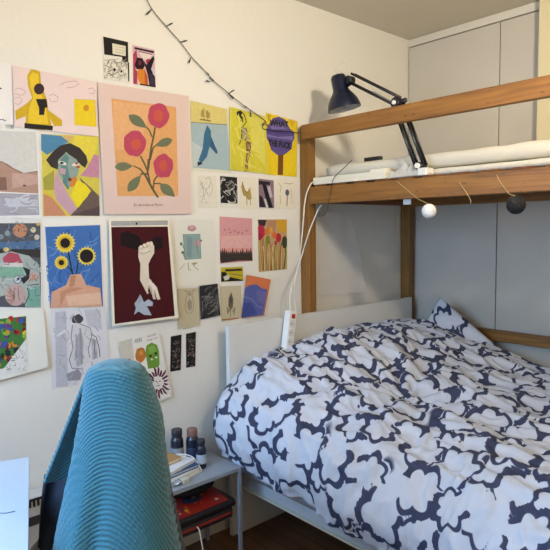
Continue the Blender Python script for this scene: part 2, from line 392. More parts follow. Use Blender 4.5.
def crv(vals, xs, x):
    k = 0
    while k < len(xs)-2 and x > xs[k+1]: k += 1
    t = (x-xs[k])/(xs[k+1]-xs[k]); a, b, c, d = vals[max(k-1, 0)], vals[k], vals[k+1], vals[min(k+2, len(vals)-1)]
    return .5*((2*b)+(c-a)*t+(2*a-5*b+4*c-d)*t*t+(3*b-a-3*c+d)*t**3)
NU, NV = 380, 300
dv = MB(); dv.mi(DM); lay = dv.bm.verts.layers.float.new('print'); G = {}
for u in range(NU+1):
    x = .098+(2.10-.098)*u/NU
    ctl = [Vector((crv([PROF[k][j][0] for k in XS], XS, x), crv([PROF[k][j][1] for k in XS], XS, x), 0)) for j in range(10)]
    path = cat_rom(ctl, 30); L = [0]
    for k in range(1, len(path)): L.append(L[-1]+(path[k]-path[k-1]).length)
    k = 0
    for v in range(NV+1):
        s = L[-1]*v/NV
        while k < len(path)-2 and L[k+1] < s: k += 1
        t = (s-L[k])/max(1e-6, L[k+1]-L[k]); p = path[k].lerp(path[k+1], min(1, t)); tg = (path[k+1]-path[k]).normalized(); nrm = Vector((tg.y, -tg.x))
        if nrm.y < 0 and p.y > .6: nrm = -nrm
        nrm = Vector((tg.y, -tg.x)) if tg.x < 0 and False else Vector((tg.y, -tg.x))
        # outward normal: path runs towards -y, outward is up / towards -y
        nrm = Vector((tg.y, -tg.x)); 
        if nrm.dot(Vector((-.6, 1))) < 0: nrm = -nrm
        w = L[-1]-s                        # distance up from the near hem
        P3 = Vector((x, p.x, p.y))
        f1 = noise.noise(Vector((x*2.3, p.x*5, 3.1)))*.020
        # folds running out from the dip near the middle of the near side
        a_ = math.atan2(p.x-1.95, x-.72); rr = math.hypot(p.x-1.95, x-.72)
        f2 = .012*math.sin(a_*9+4*noise.noise(P3*2.5))*math.exp(-((rr-.28)/.25)**2)
        f3 = (1-abs(noise.noise(Vector((x*4+p.x*2, p.x*11, 9.2)))))**3*.016
        f4 = (1-abs(noise.noise(Vector((x*13+3, w*5, 21)))))**4*.012*(1 if w < .45 else max(0, 1-(w-.45)*4))
        f5 = -.035*math.exp(-(((x-.72)/.16)**2+((p.x-1.95)/.16)**2))
        f6 = (1-abs(noise.noise(Vector((x*7+p.x*9, p.x*15-x*3, 31)))))**6*.010+.004*noise.noise(Vector((x*30, p.x*34, p.y*30)))
        dsp = f1*1.2+f2*1.3+f3*1.3+f4*1.2+f5+f6
        em = min(1, (x-.098)/.06)
        q_ = Vector((x, p.x+nrm.x*dsp*em, p.y+nrm.y*dsp*em))
        e = dv.bm.verts.new(q_); e[lay] = cloud(x, w); G[u, v] = e
for u in range(NU):
    for v in range(NV): dv.bm.faces.new((G[u, v], G[u+1, v], G[u+1, v+1], G[u, v+1]))
duv = dv.build('duvet', origin=(1.1, 2.2, .6), smooth=True)
so = duv.modifiers.new('thick', 'SOLIDIFY'); so.thickness = .012; so.offset = 0
tag(duv, 'thick white duvet with navy cloud outline print heaped over the double bed', 'duvet')

# pillow standing in the far corner, its top corner poking up
def pillow():
    q = MB(); q.mi(DM); lay = q.bm.verts.layers.float.new('print'); n = 70; rings = []
    A = on(440, 297, 1, 2.80); 
    # three guides: peak, right foot, left foot
    ex = Vector((.62, .10, -.48)).normalized(); ey = Vector((-.34, -.22, -.80)).normalized(); nn = ex.cross(ey).normalized()
    if nn.y > 0: nn = -nn
    for side in (1, -1):
        G = {}
        for i in range(n+1):
            for j in range(n+1):
                a, b = i/n, j/n; e = (math.sin(PI*a)*math.sin(PI*b))**.55 if 0 < i < n and 0 < j < n else 0
                pt = A+ex*(a*.62)+ey*(b*.44)+nn*side*(.065*e)+nn*(.012*noise.noise(Vector((a*5, b*5, side)))*e)
                G[i, j] = v = q.bm.verts.new(pt); v[lay] = cloud(.4+a*.62, .4+b*.44)
        for i in range(n):
            for j in range(n): q.bm.faces.new((G[i, j], G[i+1, j], G[i+1, j+1], G[i, j+1]))
    bmesh.ops.remove_doubles(q.bm, verts=q.bm.verts, dist=.0006)
    return q.build('pillow', origin=(.4, 2.75, .7), smooth=True)
tag(pillow(), 'pillow in a navy cloud print case poking up in the corner by the wardrobe', 'pillow')

# ------------------------------------------------------------------ power strip and cables
PW = mat('efece6', .4)
ps = empty('power_strip', on(287, 350, 0, .12), 'white power strip with a red switch hanging against the headboard', 'power strip')
a_, b_ = on(291, 311, 0, .115), on(286.5, 354, 0, .13); d = (b_-a_); L_ = d.length; d.normalize(); sx = Vector((1, 0, 0)); sx = (sx-d*sx.dot(d)).normalized(); sy = d.cross(sx)
def strip_box(name, s0, s1, w, z0, z1, m, parent, cx=0):
    q = MB(); vs = q.box((-w/2+cx, s0, z0), (w/2+cx, s1, z1), m, .003)
    for v in q.bm.verts: v.co = a_+sy*v.co.x+d*v.co.y+sx*v.co.z
    return q.build(name, parent)
strip_box('body', 0, L_, .05, -.018, .018, PW, ps)
strip_box('switch', .014, .036, .022, .0182, .024, mat('b01c12', .3), ps)
for k in range(3):
    c = a_+d*(.062+k*.043)+sx*.0182
    q = MB(); q.lathe([(.019, 0), (.019, .003), (.0165, .003), (.0155, .0005)], mat('d9d6ce', .5), c, sx, 24); sk = q.build('socket', ps)
    q = MB()
    for e in (-.007, .007): q.lathe([(.0026, .0008), (.0026, .0015)], mat('2a2a2a'), c+sy*e, sx, 10)
    q.build('hole', sk)
CB = mat('e9e0c8', .5)
def cable(name, pts, r, m, lab, cat='cable'):
    q = MB(); q.tube(cat_rom(pts, 7), r, m, 6); return tag(q.build(name, origin=pts[0]), lab, cat)
cable('power_cable', [Vector((.2, 2.085, 1.632)), Vector((.10, 2.058, 1.634)), on(307.5, 191, 1, 2.045), on(304.5, 205, 1, 2.04), on(303, 225, 1, 2.04), on(299, 262, 1, 2.04), on(292, 285, 0, .105), on(290, 300, 0, .108), on(291, 310, 0, .116)], .0035, CB, 'cream cable running from the loft tray down beside the post to the power strip')
cable('extension_cable', [on(322, 205, 1, 2.10), on(318, 210, 1, 2.09), on(309, 232, 1, 2.05), on(302, 255, 1, 2.045), on(296, 275, 0, .10), on(294, 292, 0, .10), on(295.5, 310, 0, .10), on(294.5, 328, 0, .10), on(293, 340, 0, .14)], .003, PW, 'white cable slanting from under the deck across the wall post to the headboard')
cable('thin_cable', [on(352, 160, 1, 2.14), on(345, 167, 1, 2.09), on(334, 178, 1, 2.05), on(331, 190, 1, 2.045), on(329, 200, 1, 2.045), on(325, 214, 1, 2.05), on(318, 216, 1, 2.06)], .0017, mat('2b2622', .6), 'thin black cable looping over the front beam near the wall post')

# thin see-through pale sheet on the wall behind the post
def sheet(name, quad, ax, val, seed, lab):
    q = MB(); q.mi(mat('e4e6ea', .2, alpha=.25, bump=.9, bscale=14)); n = 30; G = {}
    P4 = [on(x, y, ax, val) for x, y in quad]
    for i in range(n+1):
        for j in range(n+1):
            a, b = i/n, j/n; p = (P4[0]*(1-a)+P4[1]*a)*(1-b)+(P4[3]*(1-a)+P4[2]*a)*b
            p = p+Vector((.02*noise.noise(p*9+Vector((seed, 0, 0)))+.012*abs(noise.noise(p*23)), 0, 0)); G[i, j] = q.bm.verts.new(p)
    for i in range(n):
        for j in range(n): q.bm.faces.new((G[i, j], G[i+1, j], G[i+1, j+1], G[i, j+1]))
    return tag(q.build(name, origin=P4[0], smooth=True), lab, 'plastic sheet')
sheet('pale_sheet', [(318, 212), (350, 213), (366, 292), (318, 296)], 0, .03, 3, 'see-through pale rumpled sheet on the wall under the loft deck')

# ------------------------------------------------------------------ papers on the wall
exec_texts = []
def W(x, y, off=.002): return on(x, y, 0, off)
def ZC(ox, oy, s): return lambda pts: [(ox+a/s, oy+b_/s) for a, b_ in pts]
def ell(cx, cy, rx, ry, n=18, rot=0, wob=0, seed=0):
    out = []
    for k in range(n):
        t = 2*PI*k/n; w = 1+wob*math.sin(t*5+seed)+wob*.7*math.sin(t*8+2*seed); x, y = rx*math.cos(t)*w, ry*math.sin(t)*w
        out.append((cx+x*math.cos(rot)-y*math.sin(rot), cy+x*math.sin(rot)+y*math.cos(rot)))
    return out
def stroke(pts, w):
    L, R = [], []
    for k, p in enumerate(pts):
        a, b_ = pts[max(k-1, 0)], pts[min(k+1, len(pts)-1)]; dx, dy = b_[0]-a[0], b_[1]-a[1]; l = math.hypot(dx, dy) or 1
        ww = (w[k] if isinstance(w, (list, tuple)) else w)/2
        L.append((p[0]-dy/l*ww, p[1]+dx/l*ww)); R.append((p[0]+dy/l*ww, p[1]-dx/l*ww))
    return L+R[::-1]
def leaf(x0, y0, x1, y1, w):
    n = 8; L, R = [], []; dx, dy = x1-x0, y1-y0; l = math.hypot(dx, dy)
    for k in range(n+1):
        t = k/n; ww = w*math.sin(PI*t**.8)/2; L.append((x0+dx*t-dy/l*ww, y0+dy*t+dx/l*ww)); R.append((x0+dx*t+dy/l*ww, y0+dy*t-dx/l*ww))
    return L+R[1:-1][::-1]
def scrib(x0, y0, x1, y1, cols, n, w, seed, ln=5, ang=None):
    rd = random.Random(seed); out = []
    for _ in range(n):
        x, y = rd.uniform(x0, x1), rd.uniform(y0, y1); a = ang if ang is not None else rd.uniform(0, 6.28); pts = [(x, y)]
        for k in range(4):
            a += rd.uniform(-.7, .7); x += math.cos(a)*ln/4; y += math.sin(a)*ln/4
            pts.append((min(max(x, x0), x1), min(max(y, y0), y1)))
        out.append((rd.choice(cols), stroke(pts, w*rd.uniform(.6, 1.3))))
    return out
def dim(c, k=.93):
    v = [int(c[i:i+2], 16) for i in (0, 2, 4)]; g = sum(v)/3
    return ''.join('%02x' % int(max(0, min(255, (g+(x-g)*.93)*k))) for x in v)
def paper(name, quad, bgc, shapes, lab, cat, layer=0, group=None, texts=(), curl=0, rough=.7, bold=0):
    q = MB(); base = .0015+layer*.0035
    # the sheet: a thin slab, slightly bowed off the wall at its lower edge
    n = 8; m_ = mat(dim(bgc, .97), rough, spec=.2, bump=.08, bscale=25, var=.03, vscale=14); i = q.mi(m_); G = {}
    def warp(x, y, o):
        p_ = W(x, y, base); p_.x += o+curl*.012*max(0, zt-p_.z)/.3; return p_
    zt = max(W(*p).z for p in quad)
    for a in range(n+1):
        for b_ in range(n+1):
            s, t = a/n, b_/n
            x = (quad[0][0]*(1-s)+quad[1][0]*s)*(1-t)+(quad[3][0]*(1-s)+quad[2][0]*s)*t
            y = (quad[0][1]*(1-s)+quad[1][1]*s)*(1-t)+(quad[3][1]*(1-s)+quad[2][1]*s)*t
            for k, o in enumerate((0, .0006)): G[a, b_, k] = q.bm.verts.new(warp(x, y, o))
    def fc(*v): f = q.bm.faces.new(v); f.material_index = i
    for a in range(n):
        for b_ in range(n):
            for k in (0, 1): fc(G[a, b_, k], G[a+1, b_, k], G[a+1, b_+1, k], G[a, b_+1, k])
        for b_ in (0, n): fc(G[a, b_, 0], G[a+1, b_, 0], G[a+1, b_, 1], G[a, b_, 1])
        for b_ in (0, n): fc(G[b_, a, 0], G[b_, a+1, 0], G[b_, a+1, 1], G[b_, a, 1])
    def clip(poly):                        # keep the drawing inside the sheet
        cx = sum(p[0] for p in quad)/4; cy = sum(p[1] for p in quad)/4
        for k in range(4):
            A, B = quad[k], quad[(k+1) % 4]; nx, ny = B[1]-A[1], A[0]-B[0]
            if (cx-A[0])*nx+(cy-A[1])*ny < 0: nx, ny = -nx, -ny
            out = []
            for j in range(len(poly)):
                p, r_ = poly[j], poly[(j+1) % len(poly)]; dp = (p[0]-A[0])*nx+(p[1]-A[1])*ny; dr = (r_[0]-A[0])*nx+(r_[1]-A[1])*ny
                if dp >= 0: out.append(p)
                if dp*dr < 0: t = dp/(dp-dr); out.append((p[0]+(r_[0]-p[0])*t, p[1]+(r_[1]-p[1])*t))
            poly = out
            if len(poly) < 3: return []
        return poly
    o = .0008
    for col, pts in shapes:
        pts = clip(list(pts))
        if len(pts) < 3: continue
        j = q.mi(mat(dim(col), rough, var=.14, vscale=70, spec=.15)); vs = [q.bm.verts.new(warp(x, y, o)) for x, y in pts]
        try:
            f = q.bm.faces.new(vs); f.material_index = j
        except Exception: pass
        o += .000012
    for txt, org, ux, uy, col in texts:     # ux, uy: pixel vectors of one text unit
        cu = bpy.data.curves.new('t', 'FONT'); cu.body = txt; cu.size = 1; cu.offset = bold; cu.resolution_u = 2
        to = bpy.data.objects.new('t', cu); C.objects.link(to); bpy.context.view_layer.update()
        me = to.evaluated_get(bpy.context.evaluated_depsgraph_get()).to_mesh(); j = q.mi(mat(col, rough))
        vs = [q.bm.verts.new(warp(org[0]+v.co.x*ux[0]+v.co.y*uy[0], org[1]+v.co.x*ux[1]+v.co.y*uy[1], o+.0001)) for v in me.vertices]
        for p in me.polygons:
            try:
                f = q.bm.faces.new([vs[k] for k in p.vertices]); f.material_index = j
            except Exception: pass
        to.to_mesh_clear(); bpy.data.objects.remove(to); bpy.data.curves.remove(cu)
    ob = q.build(name, origin=W((quad[0][0]+quad[2][0])/2, (quad[0][1]+quad[2][1])/2, base))
    return tag(ob, lab, cat, group)
K = '211d1c'
# white paper at the left edge
paper('drawing', [(-14, 58), (11.5, 65), (13.5, 129), (-10, 128)], 'ece9e4', [(K, stroke([(-2, 87), (1.5, 89)], 1.2)), (K, stroke([(-2, 118), (1, 120), (3, 119), (4, 121), (6, 120)], .9)), (K, stroke([(-8, 70), (-5, 90), (-7, 110)], 1))],
      'white sheet with a few ink marks cut by the left edge of the photo', 'drawing')
# pink sheet with yellow shapes (plain generic figures)
z = ZC(0, 50, 5)
sh = [('b08a9a', p) for p in [stroke(z(pp), .5) for pp in ([(75, 200), (90, 190), (110, 195), (130, 210), (115, 225), (90, 225), (75, 215)], [(75, 240), (100, 235), (110, 255), (90, 275), (75, 265)], [(245, 230), (265, 220), (290, 235), (285, 255), (255, 260), (245, 240)], [(300, 175), (330, 160), (380, 155), (395, 170), (370, 185), (330, 190)], [(440, 195), (460, 190), (475, 205), (465, 220), (445, 215)])]]
sh += [('d8b01f', z([(155, 95), (175, 95), (200, 110), (205, 170), (235, 250), (240, 300), (310, 350), (310, 380), (270, 380), (250, 345), (262, 400), (125, 400), (130, 330), (80, 350), (75, 305), (130, 270), (160, 240), (140, 180), (135, 130)])),
       ('f0cb2a', z([(165, 110), (190, 120), (195, 170), (215, 250), (230, 290), (240, 370), (140, 370), (145, 290), (165, 240), (150, 170), (148, 130)])),
       ('3a2430', z(ell(195, 195, 26, 28))), ('211a20', z([(178, 245), (232, 245), (238, 285), (225, 290), (220, 325), (195, 325), (195, 290)])),
       ('22201f', z([(122, 365), (265, 380), (262, 402), (122, 392)])),
       ('f3d21f', z([(370, 245), (475, 250), (482, 385), (372, 375)])), ('d9b11a', stroke(z([(372, 247), (474, 252), (480, 384)]), .5)),
       ('d08f1a', z(ell(430, 290, 14, 16)))]
paper('drawing', [(12, 65.5), (97, 82), (97.5, 136.5), (14.5, 127)], 'e6cfca', sh, 'pink landscape drawing with a tall yellow shape and a small yellow square', 'drawing', 1, rough=.6)
# two small prints
z = ZC(98, 32, 8.87)
sh = [('24211f', z([(45, 40), (265, 90), (268, 270), (215, 262), (213, 222), (55, 200)])), ('e4dfc6', z([(125, 100), (245, 125), (245, 215), (130, 195)])), ('8a8672', stroke(z([(140, 125), (235, 145)]), .3)), ('8a8672', stroke(z([(140, 150), (235, 170)]), .3)), ('8a8672', stroke(z([(145, 175), (230, 190)]), .3))]
sh += scrib(104, 59, 127, 80, ['77736c', '4a4642', '98948a'], 70, .5, 3, 5) + [('2b2826', z(ell(145, 335, 12, 14))), ('2b2826', z(ell(205, 350, 9, 12))), ('35312f', z([(262, 270), (274, 272), (276, 440), (266, 438)]))]
paper('art_print', [(102.5, 36), (128.5, 42), (129.5, 83), (104, 78.5)], 'e0dccf', sh, 'small black and white print with a black block above a pencil sketch', 'print')
sh = [('d9b3bb', z([(305, 115), (500, 160), (512, 490), (315, 462)])), ('2b1d22', stroke(z([(322, 142), (496, 180)]), 2.0)), ('6b3c44', stroke(z([(360, 172), (480, 200)]), .7)), ('e9d9d2', z([(365, 180), (480, 205), (440, 250), (400, 240)])),
      ('b0405a', z([(310, 200), (340, 150), (350, 250), (330, 330), (350, 350), (345, 465), (312, 458)])), ('2c1420', z([(345, 225), (395, 235), (415, 300), (400, 330), (340, 330), (325, 290)])),
      ('e0872a', z([(355, 330), (410, 330), (435, 380), (445, 470), (380, 470), (345, 400)])), ('c45a26', z([(410, 320), (440, 400), (440, 470), (415, 470)])), ('b3303a', z(ell(447, 262, 24, 24))), ('241a2a', z([(400, 250), (430, 290), (490, 210), (500, 240), (470, 330), (505, 400), (510, 490), (455, 470), (440, 380)])), ('3a3348', z([(455, 350), (505, 420), (508, 485), (465, 470)])), ('6b2b3c', z(ell(370, 275, 16, 22))), ('1d1518', z([(370, 458), (510, 480), (512, 492), (370, 470)])), ('d5c3cf', z([(480, 330), (505, 320), (506, 400), (485, 370)]))]
paper('art_print', [(131.5, 43.5), (154.8, 49.5), (155.8, 88), (133, 84)], 'e8dcd8', sh, 'small pink poster of two dark figures in orange and red', 'print')
# large rose poster
z = ZC(90, 30, 5); z2 = ZC(90, 120, 5)
sh = [('e5a869', [(111.3, 98.5), (176, 107), (178.3, 196), (117.5, 196.2)]), ('eab179', [(113, 101), (150, 106), (140, 150), (114, 150)])]
GR = '5e5a3c'; LF = '71785a'
sh += [(GR, stroke(z([(325, 485), (320, 520), (305, 590), (293, 680), (285, 720)]), 1.8)), (GR, stroke(z2([(252, 180), (270, 215), (290, 262)]), 1.6)), (GR, stroke(z2([(215, 228), (250, 245), (275, 275), (310, 340), (340, 388)]), [1, 1.6, 2, 2.2, 2])), (GR, stroke(z2([(340, 275), (320, 300), (316, 340)]), 1.6)),
       (GR, stroke(z2([(400, 100), (345, 112), (315, 140), (300, 200)]), 1.5)), (GR, stroke(z2([(250, 272), (270, 268), (285, 272)]), 1.6)), (GR, stroke(z([(270, 475), (295, 500), (310, 535)]), 1.5)), (GR, stroke(z2([(320, 318), (350, 318), (375, 330)]), 1.4)), (GR, stroke(z2([(292, 195), (287, 255), (300, 320), (318, 350)]), 1.8))]
for a in ((192, 425, 285, 490, 48),): sh.append((LF, leaf(*z([(a[0], a[1])])[0], *z([(a[2], a[3])])[0], 10)))
for a in ((412, 98, 325, 130, 8.5), (122, 235, 215, 230, 9), (188, 358, 255, 275, 9.5), (350, 320, 425, 385, 10), (205, -15, 278, 35, 9)): sh.append((LF, leaf(*z2([(a[0], a[1])])[0], *z2([(a[2], a[3])])[0], a[4])))
RS = 'bf4560'; RC = 'cf5a45'
sh += [(RS, ell(158.4, 115.6, 10.6, 12.4, 30, 0, .03, 1)), (RC, ell(158.4, 116, 5, 6, 20)), (RS, ell(134.6, 143.5, 11.2, 13, 30, 0, .03, 2)), (RC, ell(136, 144.5, 5.2, 5.6, 20)), (RS, ell(163.2, 166, 9.8, 12, 30, 0, .04, 3)), (RC, ell(163, 165.5, 4, 5.5, 20))]
paper('rose_poster', [(97.3, 82.3), (188.6, 96), (191.2, 214), (104, 214.5)], 'dcc2b8', sh, 'large pink poster of three red roses with green leaves on an orange panel', 'poster', 2,
      texts=[('En abondance fleurs', (133.5, 206.2), (3.6, -.05), (0, -3.8), '4a3a34')])
# left nude torso sketch
z = ZC(0, 130, 5)
sh = [('d8d6cf', z([(-60, 0), (180, 10), (188, 200), (120, 215), (60, 190), (-60, 140)])), ('b58f7c', z([(-60, 150), (0, 155), (40, 170), (70, 195), (120, 220), (188, 205), (192, 318), (-60, 305)])), ('8a6656', z([(-60, 240), (30, 235), (35, 300), (-60, 300)])), ('c9a593', z([(60, 215), (185, 225), (188, 270), (60, 290)])), ('6d4f44', stroke(z([(-20, 158), (10, 158), (60, 190), (120, 217), (188, 205)]), .7)), ('6a4a40', z(ell(122, 278, 9, 5))),
      ('a9a6ae', z([(-60, 312), (192, 322), (196, 425), (-60, 430)])), ('c6c8d0', z([(20, 340), (190, 350), (190, 380), (40, 385)]))]
sh += scrib(0, 195, 37, 214, ['b8bac4', '9a97a2', 'cdd0d6'], 14, 1.2, 8, 14, 0)
paper('drawing', [(-12, 121), (38, 129), (41, 219.5), (-12, 218)], 'e8e6e0', sh, 'pencil drawing of a reclining bare torso above a grey wash', 'drawing')
# hat painting
z = ZC(0, 130, 5)
sh = [('d9c94e', z([(205, 20), (495, 30), (500, 430), (215, 430)])), ('4e88ad', z([(205, 20), (310, 30), (345, 60), (290, 90), (235, 125), (205, 100)])), ('d9b06a', z([(300, 25), (370, 30), (345, 62)])), ('e9d646', z([(375, 30), (490, 40), (470, 190), (435, 150), (400, 90), (360, 70)])), ('c487a0', z([(470, 120), (495, 130), (498, 240), (400, 230), (440, 180)])),
      ('3b3432', z([(230, 150), (262, 110), (300, 78), (350, 65), (400, 90), (432, 130), (438, 160), (425, 190), (385, 160), (330, 110), (295, 150), (288, 198), (255, 185)])),
      ('8fa59a', z([(290, 150), (330, 112), (385, 150), (395, 200), (380, 250), (345, 290), (315, 260), (290, 215)])), ('5f8a84', z([(300, 150), (330, 118), (345, 140), (335, 180), (350, 240), (330, 280), (312, 230)])), ('c99bab', z([(300, 190), (330, 195), (325, 225), (300, 215)])), ('e8e2d4', z(ell(312, 166, 22, 9, 12, .3))), ('e8e2d4', z(ell(378, 172, 20, 8, 12, -.2))), ('2a2324', z(ell(308, 165, 10, 6))), ('a33a2e', z(ell(382, 168, 8, 5))), ('b04c48', z(ell(390, 185, 10, 6))),
      ('d8833a', z([(350, 245), (375, 230), (390, 255), (375, 280), (350, 285)])), ('7c2f2a', z(ell(350, 248, 8, 9))), ('2a2324', z(ell(346, 245, 4, 4))),
      ('6c5b52', z([(395, 235), (455, 290), (495, 330), (498, 428), (350, 428), (440, 330)])), ('f1dc26', z([(385, 250), (425, 270), (455, 305), (390, 390), (355, 325)])), ('c9a0ae', z([(280, 200), (300, 245), (345, 330), (385, 395), (350, 425), (280, 350), (265, 280)])), ('e2bf3a', z([(215, 295), (250, 320), (300, 390), (340, 425), (215, 430)])), ('cb8a68', z([(217, 320), (255, 335), (300, 385), (330, 428), (220, 430)])), ('a8a23f', z([(215, 240), (270, 200), (270, 300), (220, 300)])), ('57808a', z([(318, 230), (345, 290), (340, 300), (312, 260)])), ('57474a', z([(350, 428), (498, 380), (498, 430)]))]
paper('painting', [(39.7, 132), (98.8, 136.5), (99.6, 217.5), (42.8, 217.5)], 'e6dfcd', sh, 'colourful faceted painting of a face under a dark hat', 'painting', 0)
# space collage
z = ZC(0, 215, 5.5)
sh = [('55585f', z([(-60, 45), (222, 45), (225, 510), (-60, 505)])), ('4f6f96', z([(-60, 150), (222, 140), (222, 190), (-60, 190)])), ('3a3733', z([(0, 185), (222, 190), (222, 235), (-60, 215)])), ('c98a62', z(ell(110, 85, 40, 38))), ('d6d6a4', z(ell(182, 82, 15, 15))), ('c9c1b0', z(ell(203, 122, 15, 15))), ('d9b44e', z(ell(210, 50, 10, 10))), ('8d9a9c', z(ell(40, 100, 15, 15))), ('e6c86a', z(ell(33, 190, 16, 12))), ('7c8b96', z(ell(5, 120, 16, 14))),
      ('a9b3ad', z([(-40, 220), (60, 200), (160, 225), (215, 275), (225, 510), (140, 505), (100, 420), (-40, 460)])), ('b2495a', z([(15, 235), (50, 205), (100, 215), (125, 265), (20, 265)])), ('d6cfc9', z([(12, 262), (125, 265), (125, 285), (12, 285)])), ('7fae94', z([(-40, 280), (130, 290), (130, 335), (60, 345), (-40, 340)])), ('2e2c31', z([(125, 285), (165, 300), (160, 350), (130, 380), (110, 350), (145, 330)])), ('c6cdd4', z(ell(96, 355, 22, 25))), ('3b3b44', stroke(z(ell(96, 355, 20, 22))+z([(116, 355)]), .7)), ('3b3b44', z(ell(100, 350, 8, 9))), ('c0a49a', z(ell(85, 440, 58, 60))), ('b98f80', z(ell(60, 450, 25, 40))), ('6c4c4a', stroke(z([(80, 400), (72, 470)]), .6)), ('6c4c4a', stroke(z([(98, 400), (105, 470)]), .6)), ('c4917a', z([(160, 330), (200, 310), (215, 350), (165, 365)])), ('3f2f33', stroke(z([(150, 388), (215, 380)]), .8)), ('76ab98', z([(155, 400), (220, 390), (222, 505), (145, 505)])), ('4b4448', stroke(z([(130, 505), (160, 440), (150, 400)]), 1))]
sh += scrib(0, 222, 40, 252, ['8e9298', '33322f', '6f86a6'], 40, .6, 12, 4)+scrib(0, 262, 40, 305, ['54606a', 'd4d8d2', '8a6f78'], 45, .6, 13, 5)
paper('painting', [(-12, 216), (42, 219), (43, 311), (-12, 313)], 'dcdad2', sh, 'busy painting of planets over a night sky and curled green and pink forms', 'painting')
# sunflowers
z = ZC(0, 210, 5)
sh = [('3f6fb4', z([(225, 85), (500, 75), (515, 480), (250, 490)]))]
sh += [(c, p) for c, p in scrib(46, 228, 100, 300, ['4f82c4', '355f9f', '5f8cc6'], 60, 1.6, 4, 12, 2)]
sh += [('dba688', z([(252, 490), (258, 410), (330, 375), (350, 325), (385, 320), (405, 320), (430, 375), (500, 390), (510, 480)])), ('c98f6c', z([(300, 485), (300, 410), (350, 385), (420, 390), (330, 420)])), ('c08a66', z([(350, 330), (380, 325), (370, 380), (345, 385)])), ('e7bda0', z([(330, 430), (500, 410), (505, 470), (340, 480)])),
       ('22303c', stroke(z([(340, 210), (350, 260), (362, 320)]), 1.3)), ('22303c', stroke(z([(390, 260), (385, 290), (380, 320)]), 1.1)), ('22303c', stroke(z([(330, 275), (350, 295), (365, 320)]), 1.0))]
for cx, cy, R_, r_ in ((325, 165, 54, 25), (432, 230, 50, 34), (306, 263, 37, 14)):
    pts = []
    for k in range(36):
        t = 2*PI*k/36; rr = R_*(1 if k % 2 == 0 else .78); pts.append((cx+rr*math.cos(t), cy+rr*math.sin(t)))
    sh += [('f1d84a', z(pts)), ('e2b92a', z(ell(cx, cy, R_*.66, R_*.66))), ('2a1f22', z(ell(cx, cy, r_, r_)))]
paper('painting', [(43.5, 226), (101, 224), (104, 307), (49, 309)], 'e3ddd0', sh, 'painting of three sunflowers rising from bare shoulders on blue', 'painting', 0)
# colour doodle
z = ZC(0, 290, 5); rd = random.Random(7)
sh = [('3f7a3a', z([(-60, 150), (130, 130), (130, 240), (20, 390), (-60, 400)]))]
for k in range(90):
    x, y = rd.uniform(-8, 26), rd.uniform(316, 370)
    if (x-4)*1.0+(y-368)*.9 < 8: sh.append((rd.choice(['3f7a3a', 'b52a25', 'e08a28', 'e8c93a', '2f58a0', '6a3a8a', '1f3a2a', '8fb23a', '7a1f24']), [(min(p[0], 25.8), p[1]) for p in ell(x, y, rd.uniform(1.5, 3.4), rd.uniform(1.5, 4), 9, rd.uniform(0, 3), .1, k)]))
sh += [('e9e6dc', z([(130, 240), (132, 405), (20, 420), (-10, 420), (-60, 440), (20, 385)]))]+scrib(5, 345, 25.5, 370, ['55524e', '8b8882'], 40, .4, 9, 4)
paper('drawing', [(-12, 312), (43.5, 309), (47.5, 367), (-12, 383)], 'e4e0d2', sh, 'cream sheet half filled with dense rainbow coloured doodles', 'drawing', 1, curl=.8)
# back sketch
sh = [('c4c4cc', z([(275, 110), (330, 105), (340, 480), (280, 485)])), ('c9c8cf', z([(420, 100), (500, 95), (510, 200), (440, 180)])), ('4c4950', z(ell(390, 145, 26, 24, 14, 0, .12, 2))), ('e4e2e2', z([(360, 190), (285, 235), (280, 225), (350, 180)])), ('dcdada', z([(360, 180), (400, 165), (450, 190), (465, 240), (445, 290), (450, 350), (410, 390), (360, 390), (345, 340), (360, 270)])),
      ('7c7982', stroke(z([(362, 175), (355, 235), (365, 290), (345, 350), (360, 392), (415, 395)]), .9)), ('7c7982', stroke(z([(400, 170), (450, 190), (460, 220), (440, 300), (450, 340)]), .8)), ('b3b0b8', z([(385, 230), (405, 200), (418, 260), (412, 370), (385, 385), (372, 330)])), ('9b98a1', stroke(z([(400, 190), (405, 300), (410, 370)]), 1.6)), ('b3b0b8', z([(455, 235), (480, 250), (488, 340), (462, 350)])), ('a19ea6', stroke(z([(380, 220), (382, 340)]), 1.3)), ('5d5a62', stroke(z([(455, 220), (480, 235), (495, 290), (500, 335)]), .9)), ('77747c', stroke(z([(470, 250), (475, 340)]), .9)), ('9a97a0', z([(330, 420), (390, 395), (410, 420), (400, 450), (340, 455)])), ('4c4950', z(ell(368, 150, 10, 16, 10)))]
sh += scrib(54, 308, 100, 384, ['b6b5bd', 'a5a3ac', 'cfced4'], 50, .8, 15, 7, 1.4)
paper('drawing', [(50.5, 310), (105, 305), (111, 378), (52, 389)], 'd9d8da', sh, 'grey pencil sketch of a bare back behind the top of the teal blanket', 'drawing', 0)
# whale
z = ZC(170, 90, 3.93)
sh = [('e0cf7c', z([(80, 42), (222, 75), (225, 138), (82, 125)])), ('a9bfc6', z([(82, 127), (225, 138), (240, 318), (90, 305)])), ('c3d0cf', z([(85, 200), (130, 230), (120, 300), (90, 300)])), ('4a5a66', stroke(z([(82, 127), (225, 137)]), .6)), ('3c6f92', z([(146, 138), (160, 160), (162, 200), (185, 245), (182, 252), (155, 222), (145, 262), (122, 290), (112, 275), (128, 230), (134, 170)])), ('24323f', z([(108, 280), (122, 285), (128, 290), (108, 300)])), ('2f5c7e', z([(160, 180), (188, 246), (180, 250), (160, 215)])),
      ('8a7a44', stroke(z([(118, 115), (160, 122)]), 1.4)), ('8a7a44', stroke(z([(135, 118), (132, 70)]), .5)), ('b39a4e', z([(122, 80), (135, 75), (134, 108), (120, 104)])), ('b39a4e', z([(140, 78), (158, 92), (156, 112), (140, 108)])), ('8a7a44', stroke(z([(148, 118), (148, 80)]), .5))]
